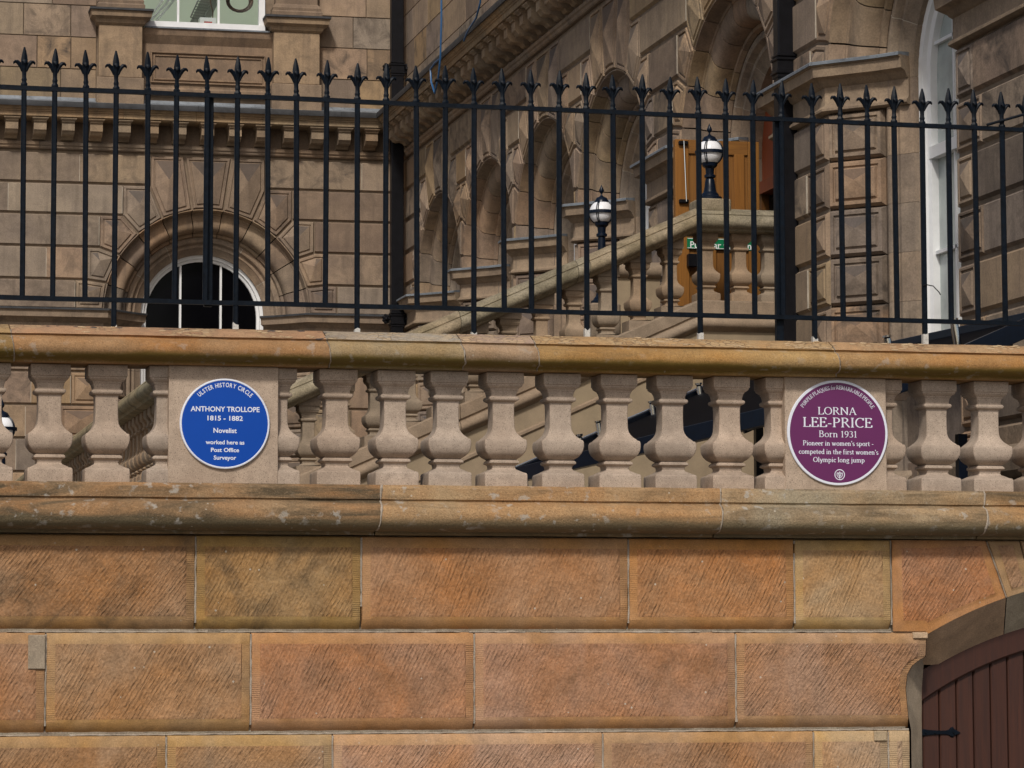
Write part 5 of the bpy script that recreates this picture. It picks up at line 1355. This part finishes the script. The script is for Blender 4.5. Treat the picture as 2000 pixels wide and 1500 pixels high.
for zz0, zz1 in ((sb_.z+.004, sb_.z+.009), (sa.z-.009, sa.z-.004)):
    mb = MB(); mb.box(sa.x+.004, dy-.0195, zz0, sb_.x-.004, dy-.0181, zz1); mb.build('border_line', Mwhite, sg)
place_text('lettering', 'Push bar to open', (PY(1347, 480, dy).x+PY(1466, 480, dy).x)/2, PY(1347, 484, dy).z, PY(1466, 480, dy).x-PY(1347, 480, dy).x, .062, sg, dy-.0195, Mwhite, .012)
# dark doorway, transom and boarded head behind the leaf
dc, rr_ = 26.25, 1.51*.965-.60
def FBp(u, v, w_): return FB.p(u, v, w_)
fr2 = [(-.56, -.60), (-.66, -.60), (-.66, -.80), (-.56, -.80)]
ring = lambda d, z: None
mb = MB(); rg = 1.51*.965-.60
hd = [FBp(-dc+rg*math.cos(R(180*i/24)), 6.27+rg*math.sin(R(180*i/24)), -.66) for i in range(25)]
hd = [FBp(-dc+rg, 6.0, -.66)]+hd+[FBp(-dc-rg, 6.0, -.66)]
mb.loft([hd, [p+Vector((.04, 0, 0)) for p in hd]]); mb.build('door_head', Mred, bld)
mb = MB(); mb.box(XB+.60, 26.25-rg, 5.90, XB+.74, 26.25+rg, 6.02); mb.build('transom', Mred, bld, color=(.7, .7, .7))
for yy_ in (26.25-rg, 26.25+rg-.09): 
    mb = MB(); mb.box(XB+.62, yy_, 3.2, XB+.70, yy_+.09, 5.9); mb.build('door_frame', Moak, bld, color=(.6, .55, .5))
# ------------------------------------------------------------------ black canopy
cn = thing('canopy', 'black sloping steel canopy with polished fixings behind the right-hand balusters', 'canopy', (7.5, 21, 1.95))
A, B_ = PY(1003, 930, 22.6), PY(1415, 752, 22.6); C_, D_ = PY(2050, 620, 17.3), PY(1735, 800, 17.3)
C_ = A.lerp(B_, 1)+(C_-B_); D_ = C_+(A-B_)*((PY(1735, 800, 17.3)-C_).x/(A-B_).x)
nrm = (B_-A).cross(D_-A).normalized(); nrm = nrm if nrm.z > 0 else -nrm
mb = MB(); mb.loft([[p for p in (A, B_, C_, D_)], [p+nrm*.02 for p in (A, B_, C_, D_)]]); mb.build('roof_sheet', Mcano, cn)
def beam(p, q_, h, w_, m, nm, dz_=0):
    p, q_ = Vector(p), Vector(q_); d = (q_-p).normalized(); s_ = d.cross(Vector((0, 0, 1))).normalized(); u_ = s_.cross(d)
    mb = MB(); mb.loft([[o+s_*a_+u_*(b_+dz_) for a_, b_ in ((-w_, -h), (w_, -h), (w_, h), (-w_, h))] for o in (p, q_)]); return mb.build(nm, m, cn, bevel=.004)
beam(A-(B_-A)*.0, B_, .055, .03, Mnavy, 'edge_beam', .0); beam(A+Vector((0, -.06, .07)), B_+Vector((0, -.06, .07)), .006, .012, Mchrome, 'edge_trim'); beam(A+Vector((0, -.06, -.02)), B_+Vector((0, -.06, -.02)), .005, .012, Mchrome, 'edge_trim')
beam(B_, C_, .06, .03, Mnavy, 'edge_beam'); beam(D_, C_, .06, .03, Mnavy, 'edge_beam'); beam(A, D_, .06, .03, Mnavy, 'edge_beam')
for t in (.25, .5, .75): beam(A.lerp(B_, t), D_.lerp(C_, t), .05, .025, Mnavy, 'rafter', -.05)
for t in (.33, .66): beam(A.lerp(D_, t), B_.lerp(C_, t), .04, .02, Mnavy, 'purlin', -.04)
for x_, y_, yy_, L_ in ((1131, 848, 22.5, .15), (1168, 822, 22.5, .09), (1272, 783, 22.5, .12), (1364, 748, 22.5, .13), (1021, 912, 22.5, .13), (1732, 655, 18.2, .10), (1862, 622, 17.6, .16)):
    p = PY(x_, y_, yy_); d = Vector((.16, 0, -1)).normalized()
    mb = MB(); mb.tube([p, p+d*L_*.12], .030, 12); mb.tube([p+d*L_*.12, p+d*L_*.22], .02, 12, 1); mb.tube([p+d*L_*.22, p+d*L_*1.3], .026, 12); mb.build('polished_fixing', [Mchrome, Mblack], cn, smooth=30)
for x_, yy_, z_ in ((1482, 21.5, None), (1878, 17.8, None)):
    p = PY(x_, 900, yy_); mb = MB(); mb.box(p.x-.03, yy_-.03, 1.95, p.x+.03, yy_+.03, 2.9+.45*(x_ < 1500)); mb.build('post', Mnavy, cn)
# ------------------------------------------------------------------ small things on the wall
p = PX(1750, 458, 9.0)
dv = thing('wall_fitting', 'small round white fitting with a bracket on the stone jamb left of the white window', 'fitting', (p.x, p.y, p.z))
d = Vector((0, -1, 0))
mb = MB(); mb.loft([[p+Vector((r_*math.cos(2*math.pi*k/18), -h_, r_*math.sin(2*math.pi*k/18))) for k in range(18)] for r_, h_ in ((.050, 0), (.052, .05), (.040, .07), (.012, .078))]); mb.build('dome', Mlampg, dv, smooth=40)
mb = MB(); mb.tube([p+Vector((.02, -.03, .02))+Vector((.04*math.cos(t*.5)+.03, 0, .05*math.sin(t*.5)+.04)) for t in range(12)], .006, 6); mb.build('bracket_ring', Mlampg, dv)
cb = MB(); P_ = lambda x, y, X_=7.88: PX(x, y, X_)
cb.tube([P_(862, -60), P_(862, 40), P_(860, 112), P_(856, 150), P_(849, 182), P_(842, 160), P_(841, 135), P_(850, 122), P_(860, 114)], .013, 6)
tag(cb.build('blue_cable', Mcable, smooth=60), 'blue cable hanging down and looping over the far cornice bracket', 'cable')
cb = MB(); cb.tube([P_(941, -60), P_(938, 5), P_(930, 35), P_(917, 55), P_(910, 68), P_(906, 80)], .012, 6)
tag(cb.build('blue_cable', Mcable, smooth=60), 'short blue cable dropping onto the cornice top, right of the looping one', 'cable')
